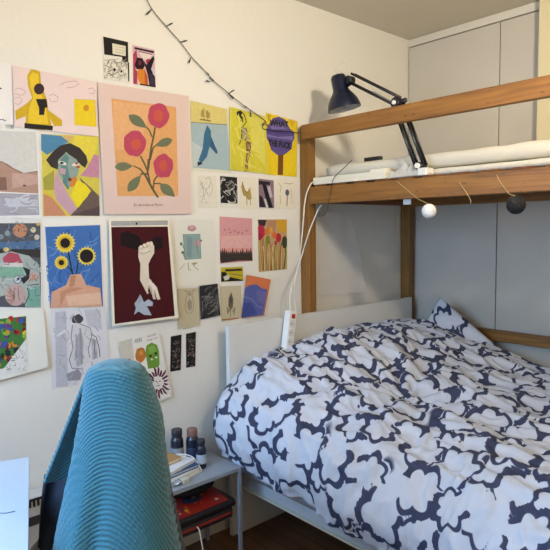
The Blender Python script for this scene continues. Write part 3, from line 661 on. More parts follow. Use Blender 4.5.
paper('drawing', [(190, 100), (228, 109), (231.3, 173.5), (192.5, 170.5)], 'dcd9c6', sh, 'drawing of a blue whale diving under a small sailing ship', 'drawing', 0)
# yellow figure
z = ZC(170, 90, 3.93)
sh = [('d9cf3a', z([(240, 68), (370, 100), (382, 325), (240, 312)])), ('e3d95a', z([(300, 90), (368, 102), (375, 300), (330, 250)])), ('2a2622', z(ell(272, 92, 11, 10))), ('3b342c', stroke(z([(275, 80), (290, 95), (300, 125), (285, 145)]), .9)), ('2e2a26', z([(268, 95), (285, 105), (288, 125), (278, 125)])), ('9c9488', z([(280, 145), (300, 150), (310, 185), (300, 200), (280, 195)])), ('3b342c', stroke(z([(282, 145), (280, 190), (272, 215)]), .8)), ('3b342c', stroke(z([(298, 150), (312, 195)]), .6)), ('a5785a', z([(298, 195), (315, 205), (318, 240), (305, 260), (302, 320), (294, 320), (300, 255)])), ('3b342c', stroke(z([(296, 195), (302, 240), (294, 318)]), .6)), ('3b342c', stroke(z([(315, 205), (318, 240), (304, 285), (305, 318)]), .6)), ('5a4a3a', stroke(z([(300, 205), (317, 212)]), 1.1)), ('5a4a3a', stroke(z([(302, 235), (318, 238)]), .9))]
sh += scrib(232, 112, 264, 170, ['cfc533', 'e6de6e'], 24, 1.2, 22, 14, 1.5)
paper('painting', [(229.5, 106.5), (265.5, 116.5), (268, 174), (230, 170)], 'dad05a', sh, 'yellow painting of a thin dark long-legged figure', 'painting', 1)
# sign
z = ZC(260, 105, 10)
oc = [(60, 250), (90, 190), (130, 130), (190, 118), (255, 150), (300, 240), (340, 270), (345, 330), (325, 370), (315, 440), (240, 500), (170, 500), (110, 450), (85, 370), (60, 320)]
sh = [('f2d31e', z([(50, 60), (380, 140), (370, 720), (60, 700)])), ('e3b81f', z([(275, 130), (355, 150), (322, 240)])), ('b9a52b', z([(70, 90), (110, 100), (85, 170)])), ('5d4f93', z(oc)), ('7c6fb0', z([(100, 210), (200, 180), (280, 220), (250, 240), (120, 245)])), ('8074b4', z([(65, 290), (180, 320), (330, 310), (330, 350), (200, 335), (70, 315)])), ('2a2340', stroke(z([(100, 268), (300, 262)]), .5)), ('2a2340', stroke(z([(150, 290), (250, 288)]), .4)), ('7c4a26', z([(180, 498), (232, 498), (228, 700), (176, 700)]))]
paper('painting', [(266, 112.5), (297.5, 121.5), (296.5, 177), (267, 174.5)], 'eccf24', sh, 'bright yellow painting of a purple stop-style sign with black lettering', 'painting', 0,
      texts=[('WHAT', (269.8, 125.4), (6.0, .6), (.0, -7.8), '17131f'), ('THE FUCK', (268.6, 145.2), (4.75, .75), (0, -8.2), '17131f'), ], bold=.06)
# five small cards
z = ZC(190, 165, 5)
sh = scrib(200, 178, 212, 203, ['b4b5b8', 'c6c6c4'], 12, .6, 31, 8, 1.5)+[('8e9296', stroke(z([(75, 70), (95, 60), (103, 85), (95, 110), (80, 125)]), .5)), ('9a9a9c', stroke(z([(60, 85), (65, 120), (70, 175)]), .5))]
paper('drawing_card', [(198.2, 175.5), (216, 176), (217.2, 208), (199, 208)], 'e0dbc9', sh, 'faint pencil portrait card, leftmost of the five small cards in a row', 'card', 0, 'row of five small art cards')
sh = [('242324', z([(150, 55), (235, 62), (237, 193), (153, 190)]))]+scrib(220.5, 178, 236.5, 202.5, ['d9d6cf', '8e8b86', 'bdbab4', '4a4847'], 34, 1.0, 33, 7)
paper('art_card', [(219.5, 175), (237.3, 176.5), (238, 207.5), (220, 207)], 'e3dfd2', sh, 'black and white abstract card, second of five small cards in a row', 'card', 0, 'row of five small art cards')
sh = [('b39a55', z([(262, 82), (272, 120), (285, 135), (300, 110), (308, 170), (290, 175), (280, 160), (265, 150), (255, 110)])), ('9a8748', stroke(z([(282, 165), (285, 200)]), .7)), ('9a8748', stroke(z([(300, 165), (302, 200)]), .6)), ('7f7242', stroke(z([(260, 85), (275, 130), (290, 140)]), .7))]
paper('drawing_card', [(239.5, 176.5), (256, 177.5), (257, 209), (240, 208.5)], 'e5dfca', sh, 'cream card with an ochre bird-like sketch, middle of five small cards', 'card', 0, 'row of five small art cards')
sh = [('8f7480', z([(342, 68), (418, 78), (420, 215), (345, 212)])), ('2c2630', z([(343, 78), (400, 85), (400, 100), (343, 98)])), ('1f1c24', z([(360, 95), (380, 100), (415, 215), (390, 215)])), ('2b2833', z([(345, 150), (362, 160), (378, 212), (347, 210)])), ('c9b9c0', z([(385, 110), (400, 105), (412, 160), (400, 165)])), ('d9d4d4', z([(370, 170), (378, 168), (392, 213), (382, 213)]))]
paper('art_card', [(258, 178), (274.2, 179.5), (274.8, 209.5), (258.8, 208.5)], 'ded9d0', sh, 'mauve and black patterned card, fourth of five small cards', 'card', 0, 'row of five small art cards')
sh = [('5c6672', z(ell(486, 138, 10, 16))), ('a46a4c', stroke(z([(486, 152), (484, 205)]), .9)), ('a6a295', stroke(z([(445, 90), (455, 110), (450, 140)]), .5)), ('c5937a', stroke(z([(450, 150), (452, 195)]), .5)), ('8b8f80', stroke(z([(470, 90), (500, 95), (515, 90)]), .5)), ('b8b4a4', stroke(z([(505, 120), (510, 195)]), .4))]
paper('drawing_card', [(276, 178.5), (294.5, 180), (295, 208.5), (276.5, 208.5)], 'e6e0cc', sh, 'cream card with a thin blue-grey flower, rightmost of the five small cards', 'card', 0, 'row of five small art cards')
# burgundy poster
z = ZC(90, 210, 5)
sh = [('a9aaa6', z([(105, 55), (388, 52), (388, 75), (105, 80)])), ('470f16', [(111, 227), (167.5, 226.5), (173, 315.5), (113.2, 323.5)]), ('1c0f14', z([(150, 120), (185, 105), (240, 130), (260, 165), (240, 200), (190, 190), (150, 175)])), ('1f1116', z([(315, 135), (355, 130), (365, 190), (330, 200), (300, 165)])),
      ('e6d8bf', z([(240, 185), (262, 172), (290, 160), (303, 158), (318, 180), (318, 215), (300, 245), (288, 270), (290, 340), (328, 385), (345, 445), (330, 448), (312, 405), (322, 445), (310, 445), (298, 410), (288, 378), (282, 412), (292, 410), (280, 420), (265, 390), (245, 350), (248, 270), (238, 235)])),
      ('6b5148', stroke(z([(245, 205), (262, 218), (290, 205)]), .5)), ('6b5148', stroke(z([(262, 190), (270, 175)]), .4)), ('6b5148', stroke(z([(282, 188), (290, 172)]), .4)), ('6b5148', stroke(z([(250, 196), (246, 182)]), .4)), ('efe2c8', z(ell(252, 186, 9, 10))), ('efe2c8', z(ell(270, 177, 10, 10))), ('efe2c8', z(ell(288, 169, 10, 10))), ('efe2c8', z(ell(303, 168, 9, 11))), ('6b5148', stroke(z(ell(252, 186, 9, 10)), .3)), ('6b5148', stroke(z(ell(270, 177, 10, 10)), .3)), ('6b5148', stroke(z(ell(288, 169, 10, 10)), .3)), ('efe2c8', z([(246, 200), (290, 192), (300, 204), (262, 220), (246, 212)])), ('6b5148', stroke(z([(246, 213), (264, 219), (300, 204)]), .5)), ('6b5148', stroke(z([(300, 345), (315, 385), (322, 430)]), .4)), ('6b5148', stroke(z([(292, 370), (302, 408), (306, 438)]), .4)), ('efe6d2', z([(290, 345), (325, 385), (335, 440), (318, 400), (290, 370)])),
      ('aebac8', z([(245, 420), (260, 455), (285, 495), (300, 525), (262, 522), (235, 505), (212, 522), (222, 490), (215, 465), (228, 450)])), ('aebac8', z([(262, 460), (285, 445), (308, 460), (305, 478), (275, 480)])), ('9aa8b8', z([(245, 420), (252, 455), (232, 470)])), ('222222', z(ell(232, 68, 5, 6)))]
paper('poster', [(108.5, 219), (168.5, 218.5), (177, 317.5), (110.5, 326)], 'ece4cb', sh, 'dark red poster of a pale raised fist and an open hand above a dove', 'poster', 3, curl=.8)
# robot
z = ZC(165, 210, 4.58)
sh = [('8fa9a6', z([(82, 112), (160, 110), (165, 222), (90, 228)])), ('7f9a9a', z([(100, 120), (125, 125), (120, 220), (100, 215)])), ('c08a92', z(ell(122, 84, 20, 14, 16, 0, .06, 1))), ('d9aab0', z(ell(122, 80, 12, 7))), ('c9959a', z(ell(148, 152, 15, 13, 14, 0, .08, 2))), ('5d7a58', stroke(z([(75, 150), (88, 180), (85, 210), (95, 225)]), .7)), ('5d7a58', z(ell(73, 155, 5, 8))), ('5d7a58', z(ell(80, 195, 6, 7))), ('8c9a6c', stroke(z([(105, 240), (108, 275), (120, 275)]), .8)), ('a3a06a', stroke(z([(120, 245), (150, 240), (130, 255), (152, 275)]), .8)), ('b0a0a4', stroke(z([(90, 245), (66, 275)]), .6)), ('a94c4c', z(ell(165, 140, 4, 5))), ('64828a', stroke(z([(140, 130), (150, 200)]), .5)), ('55706f', stroke(z([(82, 112), (160, 110), (165, 222), (90, 228), (82, 112)]), .4))]
paper('drawing', [(174, 219.5), (213.5, 219.5), (215, 284), (174.5, 288)], 'e2dfd2', sh, 'pale drawing of a teal block figure with a pink flower head', 'drawing', 0)
# birds and forest
sh = [('dd9ea0', z([(252, 32), (396, 38), (398, 170), (252, 170)])), ('e4b0ac', z([(255, 120), (398, 115), (398, 175), (255, 175)]))]
for k in range(16):
    x = 253+k*9.3; hgt = 8+rd.random()*20; sh.append(('4a3f38', z([(x-8, 232), (x-7, 205), (x, 190-hgt+8), (x+7, 205), (x+9, 232)])))
sh.append(('3d342f', z([(252, 205), (398, 200), (398, 232), (340, 232), (255, 243)])))
for a, b_ in ((272, 90), (292, 88), (298, 103), (318, 95), (335, 103), (352, 106), (372, 95)): sh.append(('3a2a30', z([(a-5, b_-4), (a, b_), (a+6, b_-5), (a+1, b_+5)])))
paper('painting', [(219.5, 216.5), (252, 218.5), (252.5, 261), (220, 263.5)], 'd9938f', sh, 'pink sky painting with tiny birds over a dark pine forest', 'painting', 0)
# tulips
z = ZC(210, 200, 6.11)
sh = [('c9a36e', z([(290, 118), (468, 120), (470, 425), (300, 440)])), ('dca728', z([(400, 120), (468, 120), (465, 200), (420, 190)])), ('3a3336', z([(292, 120), (345, 122), (335, 160), (300, 160)])), ('b98a6a', z([(345, 125), (405, 125), (400, 190), (350, 200)]))]
for k in range(22):
    x0 = 296+k*8; c_ = ['7a8a3a', 'b98a4c', '8a4a30', 'd9b85a', '5f7434', 'e0c88a', 'a8604a'][k*3 % 7]; sh.append((c_, stroke(z([(x0+rd.uniform(-4, 4), 235+rd.random()*50), (x0+rd.uniform(-7, 7), 330), (x0+(382-x0)*.12, 430)]), rd.uniform(.5, 1.1))))
sh += [('c02a4a', z(ell(310, 195, 26, 42))), ('a52038', z(ell(303, 225, 14, 22))), ('d9823a', z(ell(348, 195, 16, 22))), ('7e8a30', z(ell(352, 245, 14, 28))), ('c4303e', z(ell(418, 230, 17, 28))), ('e0702e', z(ell(392, 215, 14, 22))), ('3c4a2e', z(ell(455, 258, 17, 38))), ('e8b03a', z(ell(372, 180, 10, 16))), ('b03a6a', z(ell(400, 262, 9, 14)))]
paper('painting', [(257.8, 219.5), (286.8, 219.5), (287, 269), (258.8, 272)], 'c59a62', sh, 'painting of crowded red and orange tulips on long stems', 'painting', 0)
# small yellow card
sh = [('c9b42a', z([(70, 415), (200, 412), (202, 490), (70, 500)])), ('26221e', stroke(z([(92, 430), (195, 425)]), 2.2)), ('26221e', z([(68, 440), (95, 440), (120, 480), (160, 490), (68, 500)])), ('d8d4c8', z([(80, 470), (110, 455), (130, 480), (90, 492)])), ('26221e', z([(120, 470), (200, 488), (200, 494), (110, 497)])), ('8a7a2a', stroke(z([(120, 450), (195, 462)]), 1))]
paper('art_card', [(220.5, 267.5), (242.8, 266.5), (243.5, 280.8), (221, 282)], 'cdbb4a', sh, 'tiny yellow and black card below the pink sky painting', 'card', 0)
# lower cards
z = ZC(170, 270, 4.58)
sh = [('9a9078', stroke(z([(70, 95), (80, 110), (72, 130), (68, 165), (75, 195), (90, 200)]), .7)), ('9a9078', stroke(z([(110, 92), (100, 112), (105, 135), (108, 175), (95, 200)]), .7)), ('a79d86', z(ell(90, 110, 8, 10))), ('a09680', z(ell(90, 160, 11, 26))), ('857b66', stroke(z([(60, 92), (88, 100), (118, 88)]), .5))]
paper('drawing_card', [(177.8, 289), (197.5, 287.5), (199.5, 325.5), (178, 329.5)], 'c2b795', sh, 'tan card with a faint standing figure sketch', 'card', 1, 'two tan sketch cards')
sh = scrib(200.5, 285.5, 218, 318, ['6f6d6c', '4c4a4b', '8b8988', '5a585a'], 60, .55, 51, 9, -.6)
paper('art_card', [(199.5, 286), (217.5, 283.5), (220.5, 315), (201, 319.5)], '2a282a', sh, 'black card covered in fine grey scribbles', 'card', 2)
sh = [('6f6654', z([(280, 100), (290, 135), (288, 170), (278, 185), (266, 165), (268, 130)])), ('544c40', z([(278, 115), (284, 140), (278, 165), (272, 140)])), ('958a70', z([(258, 165), (278, 185), (262, 205)])), ('958a70', z([(300, 165), (285, 185), (295, 210)])), ('857a62', stroke(z([(278, 180), (276, 215)]), .7)), ('b5764a', z([(232, 225), (315, 218), (315, 224), (232, 232)]))]
paper('drawing_card', [(220.3, 286.5), (241, 285.5), (241.5, 318), (221.5, 322)], 'c6bb9a', sh, 'tan card with a grey feathery plant sketch beside the headboard corner', 'card', 0, 'two tan sketch cards')
sh = [('d97a48', z([(350, 25), (460, 38), (445, 95), (400, 62), (345, 85)])), ('5560a8', z([(340, 85), (365, 70), (395, 65), (420, 85), (445, 88), (425, 205), (325, 220)])), ('7a84c0', stroke(z([(338, 120), (375, 135), (400, 165), (425, 175)]), 1.2)), ('3c4a94', z([(330, 150), (370, 150), (400, 200), (325, 218)])), ('6a6aac', z([(395, 90), (440, 100), (430, 160), (400, 140)]))]
paper('painting', [(246.6, 274.8), (270.8, 279.5), (264, 315.2), (241.5, 318.2)], 'c96f4e', sh, 'small tilted painting of a blue hill under an orange sky', 'painting', 2)
# photo strips
for k, (qd, lab) in enumerate(([[(170.8, 336.5), (181.5, 334.5), (180.7, 370), (170.2, 371.8)], 'dark photo strip nearer the sun face sheet, left of the pair'], [[(186, 333.8), (195.8, 331.8), (195.3, 366), (186.2, 367.8)], 'dark photo strip nearer the headboard, right of the pair'])):
    x0, y0 = qd[0]; sh = scrib(x0+1.5, y0+2, x0+8.5, y0+33, ['5b4540', '8a7468', '332c2c', '6e5a58'], 40, .9, 60+k, 4)
    sh += [('181617', stroke([(x0, y0+9*j+9), (x0+10.5, y0+9*j+7.5)], .7)) for j in range(3)]
    paper('photo_strip', qd, '1f1b1c', sh, lab, 'photo strip', 0, 'two dark photo strips')
# sun face sheet
z = ZC(110, 325, 6.875)
sh = [('d5d0be', z([(60, 115), (150, 85), (165, 260), (60, 300)])), ('c8772c', z(ell(208, 205, 36, 52, 24, .1, .05, 1))), ('d99a45', z(ell(212, 190, 14, 18))), ('6f9a35', z([(250, 140), (285, 120), (320, 135), (335, 180), (338, 270), (325, 290), (258, 300), (250, 240), (240, 190)])), ('86b048', z([(262, 150), (300, 135), (318, 180), (270, 200)])), ('2c3820', z(ell(276, 212, 9, 10))), ('2c3820', z(ell(313, 195, 9, 10))), ('e6e8cf', z(ell(285, 235, 8, 6))), ('e6e8cf', z(ell(315, 222, 8, 6))),
      ('9c2438', z([(118, 235), (135, 232), (150, 255), (180, 265), (195, 290), (185, 308), (165, 300), (150, 275), (120, 255)])), ('7c2244', z([(190, 315), (215, 325), (228, 370), (215, 380), (195, 345)]))]
for k in range(19):
    t = 2*PI*k/19+.1; l1 = 44 if k % 2 else 50; L2 = 112 if k % 3 else 92; cx, cy = 325, 395
    sh.append(('5a2342' if k % 2 else '74304a', z(stroke([(cx+l1*.8*math.cos(t), cy+l1*math.sin(t)), (cx+L2*.62*math.cos(t+.06), cy+L2*.82*math.sin(t+.06)), (cx+L2*.78*math.cos(t), cy+L2*math.sin(t))], [12, 15, 5]))))
sh += [('ece6dc', z(ell(325, 395, 34, 38))), ('5a2342', z(ell(314, 388, 6, 4))), ('5a2342', z(ell(338, 385, 6, 4))), ('5a2342', stroke(z([(316, 412), (326, 418), (338, 410)]), .6)), ('5a2342', stroke(z([(326, 388), (324, 402), (329, 403)]), .4)), ('5a2342', stroke(z([(230, 345), (260, 360), (300, 385)]), 1.6))]
paper('drawing', [(117, 342.5), (158.3, 330), (170.8, 396), (135, 411)], 'e8e3d8', sh, 'white sheet with a green and an orange cartoon face over a spiky purple sun', 'drawing', 1, curl=.5,
      texts=[('FEEL', (134, 343.5), (4.2, -1.4), (.8, -5.6), '2c2a28'), ('GOOD', (146.8, 337.6), (2.9, -.85), (.4, -2.8), '2c2a28'), ('things now', (146.5, 341.2), (2.5, -.75), (.4, -2.4), '2c2a28')])

# ------------------------------------------------------------------ string of tiny lights over the papers
sl = empty('string_lights', W(200, 66, .01), 'thin dark wire of unlit mini lights draped down the wall to the loft post', 'string lights')
pth = [(140, -16), (147, 0), (152, 9), (159, 18), (167, 27), (174, 35), (181, 43), (192, 57.5), (204, 70), (214, 81), (226, 91), (238, 101), (249, 109), (259, 116), (266, 122), (263, 126), (264, 129), (276, 130.5), (288, 131.5), (299.5, 133)]
q = MB(); q.tube(cat_rom([W(x, y, .009 if x < 225 else .014) for x, y in pth], 5), .0017, mat('23261c', .6), 6); q.build('wire', sl)
for a, b_ in (((152, 9), (147, 14.5)), ((167, 26), (172.5, 23)), ((180.5, 42), (187, 40.5)), ((191, 57.5), (189, 63)), ((206, 72), (209, 75)), ((209.5, 77), (214, 81)), ((210, 82), (206.5, 80.5)), ((229, 93.5), (234, 90)), ((228, 93), (233.5, 99)), ((243, 105), (247.5, 108)), ((250.5, 110), (251, 117)), ((265, 122), (262, 125)), ((266, 124), (268.5, 126))):
    q = MB(); p0, p1 = W(*a, .011 if a[0] < 225 else .016), W(*b_, .015 if a[0] < 225 else .02); q.tube([p0, p0.lerp(p1, .45), p0.lerp(p1, .5), p1], [.002, .0022, .0034, .0026], mat('2a2d20', .5), 7); q.build('bulb', sl)

# ------------------------------------------------------------------ nightstand
NS = mat('8d96a0', .45, var=.02); TX0, TX1, TY0, TY1, TZ = .03, .285, 1.045, 1.418, .42
ns = empty('side_table', ((TX0+TX1)/2, (TY0+TY1)/2, 0), 'low grey metal side table with a lower shelf between chair and bed', 'side table')
part('tabletop', (TX0, TY0, TZ-.018), (TX1, TY1, TZ), NS, ns, .002)
for x in (TX0, TX1-.014):
    for y in (TY0, TY1-.014): part('leg', (x, y, 0), (x+.014, y+.014, TZ-.0185), NS, ns, .001)
part('shelf', (TX0+.015, TY0+.005, .200), (TX1-.03, TY1-.03, .207), NS, ns, .001)
def book(cx, cy, z0, l, w, h, rz, cov, lab, page='e6e0d0', name='book'):
    t = empty(name, (cx, cy, z0), lab, 'book', rz=rz)
    q = MB(); c_ = mat(cov, .5)
    q.box((-w/2, -l/2, 0), (w/2, l/2, .0025), c_); q.box((-w/2, -l/2, h-.0025), (w/2, l/2, h), c_); q.box((-w/2, -l/2, .0025), (-w/2+.003, l/2, h-.0025), c_)
    me = q.build('cover'); me.parent = t
    q = MB(); q.box((-w/2+.0035, -l/2+.003, .0027), (w/2-.004, l/2-.003, h-.0027), mat(page, .8)); o = q.build('pages'); o.parent = t
    return t
book(.170, 1.150, TZ+.0005, .20, .14, .022, .25, 'd8d4ca', 'thick white book at the bottom of the stack on the side table')
book(.160, 1.155, TZ+.023, .19, .125, .014, .1, '2f4f78', 'dark blue book in the middle of the side table stack', 'c9d4e0')
book(.155, 1.155, TZ+.0375, .18, .12, .012, .3, 'dfe2e4', 'white paperback second from the top of the side table stack')
book(.130, 1.125, TZ+.050, .15, .09, .016, .15, 'b08a55', 'tan book lying on top of the side table stack')
cable('earphone_cable', [Vector((.10, 1.22, TZ+.054)), Vector((.13, 1.25, TZ+.052)), Vector((.17, 1.262, TZ+.045)), Vector((.21, 1.267, TZ+.012)), Vector((.22, 1.262, TZ+.003))], .0025, PW, 'short white cord lying over the books on the side table')
def bottle(px, py, r, h, capc, lab, lbl, x=None):
    p = on(px, py, 2, TZ); p.z = TZ+.0005
    if x is not None: p.x = x
    t = empty('bottle', p, lab, 'bottle', 'dark bottles on the side table')
    o_ = (p.x, p.y, p.z)
    q = MB(); q.lathe([(r*.9, 0), (r, .006), (r, h*.66), (r*.9, h*.74), (r*.7, h*.78), (r*.7, h*.8)], mat('1a2030', .25), o_, seg=24); bd = q.build('body', t)
    q = MB(); q.lathe([(r*1.01, h*.18), (r*1.012, h*.5)], mat(lbl, .6), o_, seg=24, cap=False); q.build('label', t)
    q = MB(); q.lathe([(r*.82, h*.8), (r*.84, h*.82), (r*.84, h*.98), (r*.76, h)], mat(capc, .4), o_, seg=24); q.build('cap', t)
bottle(180, 465, .027, .150, '24262c', 'dark bottle with a black cap nearest the wall behind the books on the side table', '8a8f98', .077)
bottle(193, 463, .027, .150, '7a5648', 'tallest dark bottle, with a brownish cap, on the side table by the wall', '23304a')
bottle(201.5, 467.5, .0205, .120, '202228', 'shorter dark bottle nearest the bed corner, pale band on its label', 'aab4c0')
# small case and crumpled foil at the front edge
c = on(186, 483, 2, TZ); q = MB(); q.box((c.x-.016, c.y-.02, TZ+.0005), (c.x+.012, c.y+.012, TZ+.022), mat('c9c2ae', .35), .005); tag(q.build('small_case', origin=(c.x, c.y, TZ)), 'small cream rounded case near the front edge of the side table', 'case')
c = on(176, 485, 2, TZ); q = MB(); s_ = bmesh.ops.create_icosphere(q.bm, subdivisions=3, radius=.02); q.mi(mat('c4ccd4', .25, .6))
for v in s_['verts']: v.co = Vector((v.co.x*1.2, v.co.y, v.co.z*.5))*(1+.35*noise.noise(v.co*90))+Vector((c.x, c.y, TZ+.012))
tag(q.build('foil_ball', origin=(c.x, c.y, TZ)), 'crumpled shiny foil scrap beside the small cream case', 'foil')
# red and black box and bags on the shelf
bx = empty('pencil_case', (.165, 1.25, .176), 'flat red and black patterned case on the side table shelf', 'case')
q = MB(); q.box((.055, 1.085, .256), (.278, 1.395, .288), mat('19161a', .45), .01); q.build('lid_band', bx)
q = MB(); cR = mat('9a2419', .45, var=.1, vscale=30)
q.poly([(.07, 1.105, .2895), (.268, 1.10, .2895), (.268, 1.36, .2895), (.15, 1.385, .2895), (.07, 1.37, .2895)], cR)
rd = random.Random(3)
for k in range(44):
    x, y = rd.uniform(.10, .25), rd.uniform(1.13, 1.33); s = rd.uniform(.004, .011); q.poly([(x-s, y-s*.6, .290+k*.00002), (x+s, y-s, .290+k*.00002), (x+s*.8, y+s, .290+k*.00002), (x-s, y+s*.7, .290+k*.00002)], mat(rd.choice(['d9a32e', 'e0d8cc', '243a66', '7a1c18', 'd06a2a']), .5))
q.poly([(x_, y_, .2906) for x_, y_ in ell(.16, 1.25, .035, .045)], mat('26355a', .5)); q.build('printed_top', bx)
q = MB(); q.box((.06, 1.11, .208), (.270, 1.385, .254), mat('1b1719', .5), .012); q.box((.262, 1.12, .226), (.2712, 1.37, .238), mat('8f3026', .5), .001); q.build('body', bx)
q = MB(); q.tube(cat_rom([Vector((.272, 1.20, .235)), Vector((.282, 1.205, .22)), Vector((.288, 1.21, .17)), Vector((.29, 1.215, .13))], 6), .003, PW, 6); q.build('strap', bx)
q = MB(); s_ = bmesh.ops.create_icosphere(q.bm, subdivisions=4, radius=1); q.mi(mat('121114', .7))
for v in s_['verts']: v.co = Vector((v.co.x*.07, v.co.y*.11, v.co.z*.028))*(1+.2*noise.noise(v.co*3))+Vector((.12, 1.27, .328))
tag(q.build('black_pouch', origin=(.14, 1.26, .27), smooth=True), 'soft black pouch on top of the red case under the tabletop', 'pouch')

# ------------------------------------------------------------------ desk corner
dk = empty('desk', (.5, .1, 0), 'white glossy desk whose corner shows at the lower left', 'desk')
c0 = on(29, 457, 2, .75); c1 = on(28, 552, 2, .75); c2 = on(-2, 460.8, 2, .75)
ea = (c1-c0).normalized(); eb = Vector((ea.y, -ea.x, 0)) 
if eb.dot(c2-c0) < 0: eb = -eb
q = MB(); p = [c0, c0+ea*.95, c0+ea*.95+eb*.5, c0+eb*.5]; q.poly([(v.x, v.y, .75) for v in p], mat('b4c0cc', .3), (0, 0, -.025)); q.build('desktop', dk)
for v in (c0+ea*.04+eb*.04, c0+ea*.90+eb*.04, c0+ea*.90+eb*.45, c0+ea*.04+eb*.45):
    q = MB(); q.tube([(v.x, v.y, 0), (v.x, v.y, .724)], .02, mat('dfe2e6', .4), 14); q.build('leg', dk)
q = MB(); s0, s1, s2 = on(-4, 513, 2, .7512), on(6, 513, 2, .7512), on(15, 511, 2, .7512); q.tube(cat_rom([s0, s1, s2], 5), .0012, mat('7c8088'), 5)
tag(q.build('thread', origin=s1), 'short dark thread lying curved on the white desk', 'thread')

# ------------------------------------------------------------------ patterned box behind the chair, against the wall
c = on(38, 496, 0, .09); zt = c.z
bk = empty('radiator', (.055, .6, .05), 'low pale wall radiator with a dark toothed grille top, between desk and jacket', 'radiator')
q = MB(); q.box((.016, .1, .08), (.09, 1.0, zt), mat('bdb8ae', .6), .006); q.build('panel', bk)
q = MB()
for k in range(62):
    y = .105+k*.0145; q.box((.0905, y, zt-.034), (.0925, y+.008, zt-.012), mat('191716', .8))
q.box((.0905, .105, zt-.012), (.093, .995, zt-.004), mat('191716', .8)); q.box((.0905, .105, zt-.10), (.092, .995, zt-.068), mat('2c2928', .8))
q.build('grille', bk)
for y in (.2, .9): part('foot', (.03, y, 0), (.07, y+.03, .079), mat('bdb8ae', .6), bk)

# ------------------------------------------------------------------ chair under its blanket
ch = empty('chair', (.80, .60, 0), 'dark upholstered chair almost hidden by the teal blanket', 'chair', rz=0)
CH = mat('3a3c40', .8); 
D0 = 1.32
R2 = Vector((rt.x, rt.y, 0)).normalized(); F2 = Vector((fw.x, fw.y, 0)).normalized()
def ring_at(py, L, R): a, b_ = at(L, py, D0), at(R, py, D0); return (a+b_)/2, (b_-a).length/2
q = MB(); cc, hw = ring_at(520, 70, 178)
bc = Vector((cc.x, cc.y, 0))
for v in q.box((-.17, -.02, .48), (.17, .02, 1.03), CH, .015): pass
for v in q.bm.verts:
    l = v.co.copy(); k = (l.z-.48)/.55; v.co = bc+R2*(l.x*(1-.62*k)-.0*k)+F2*(l.y+.02)+Vector((0, 0, l.z))
q.build('backrest', ch)
q = MB(); q.box((-.40, -.1, .43), (.02, .28, .475), CH, .02)
for v in q.bm.verts: l = v.co.copy(); v.co = bc+R2*l.x+F2*l.y+Vector((0, 0, l.z))
q.build('seat', ch)
for sx_, sy_ in ((-.37, -.07), (-.02, -.07), (-.37, .25), (-.02, .25)):
    q = MB(); v = bc+R2*sx_+F2*sy_; q.tube([(v.x, v.y, 0), (v.x, v.y, .429)], .014, mat('26272a', .5), 10); q.build('leg', ch)

# blanket: rings fitted over the backrest; ribs are knitted rows
TEAL = bpy.data.materials.new('teal_knit'); TEAL.use_nodes = True; nt = TEAL.node_tree; b = nt.nodes['Principled BSDF']
b.inputs['Roughness'].default_value = .95; b.inputs['Sheen Weight'].default_value = .25; b.inputs['Sheen Roughness'].default_value = .6
at_ = nt.nodes.new('ShaderNodeAttribute'); at_.attribute_name = 'rib'
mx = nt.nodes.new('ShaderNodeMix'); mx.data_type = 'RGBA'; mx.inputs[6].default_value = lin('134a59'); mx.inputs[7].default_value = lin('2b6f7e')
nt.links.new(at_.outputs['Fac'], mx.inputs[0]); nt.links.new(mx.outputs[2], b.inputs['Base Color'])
tc = nt.nodes.new('ShaderNodeTexCoord'); n = nt.nodes.new('ShaderNodeTexNoise'); n.inputs['Scale'].default_value = 260; nt.links.new(tc.outputs['Object'], n.inputs['Vector'])
bp = nt.nodes.new('ShaderNodeBump'); bp.inputs['Strength'].default_value = .5; bp.inputs['Distance'].default_value = .004; nt.links.new(n.outputs['Fac'], bp.inputs['Height']); nt.links.new(bp.outputs[0], b.inputs['Normal'])
SIL = [(363, 99, 131, .035), (365, 93, 136.5, .05), (370, 88.5, 143, .058), (382, 86, 149.5, .064), (396, 84, 154, .068), (412, 82, 159.5, .072), (430, 79, 162.5, .076), (450, 76, 164, .08), (475, 71, 167.5, .09), (500, 66, 171, .10), (525, 61, 175.5, .11), (550, 57, 180, .12), (600, 50, 188, .13)]
def sil(py):
    ys = [s[0] for s in SIL]
    return [crv([s[j] for s in SIL], ys, py) for j in (1, 2, 3)]
q = MB(); q.mi(TEAL); lay = q.bm.verts.layers.float.new('rib'); NR, NA = 460, 300; rows = []
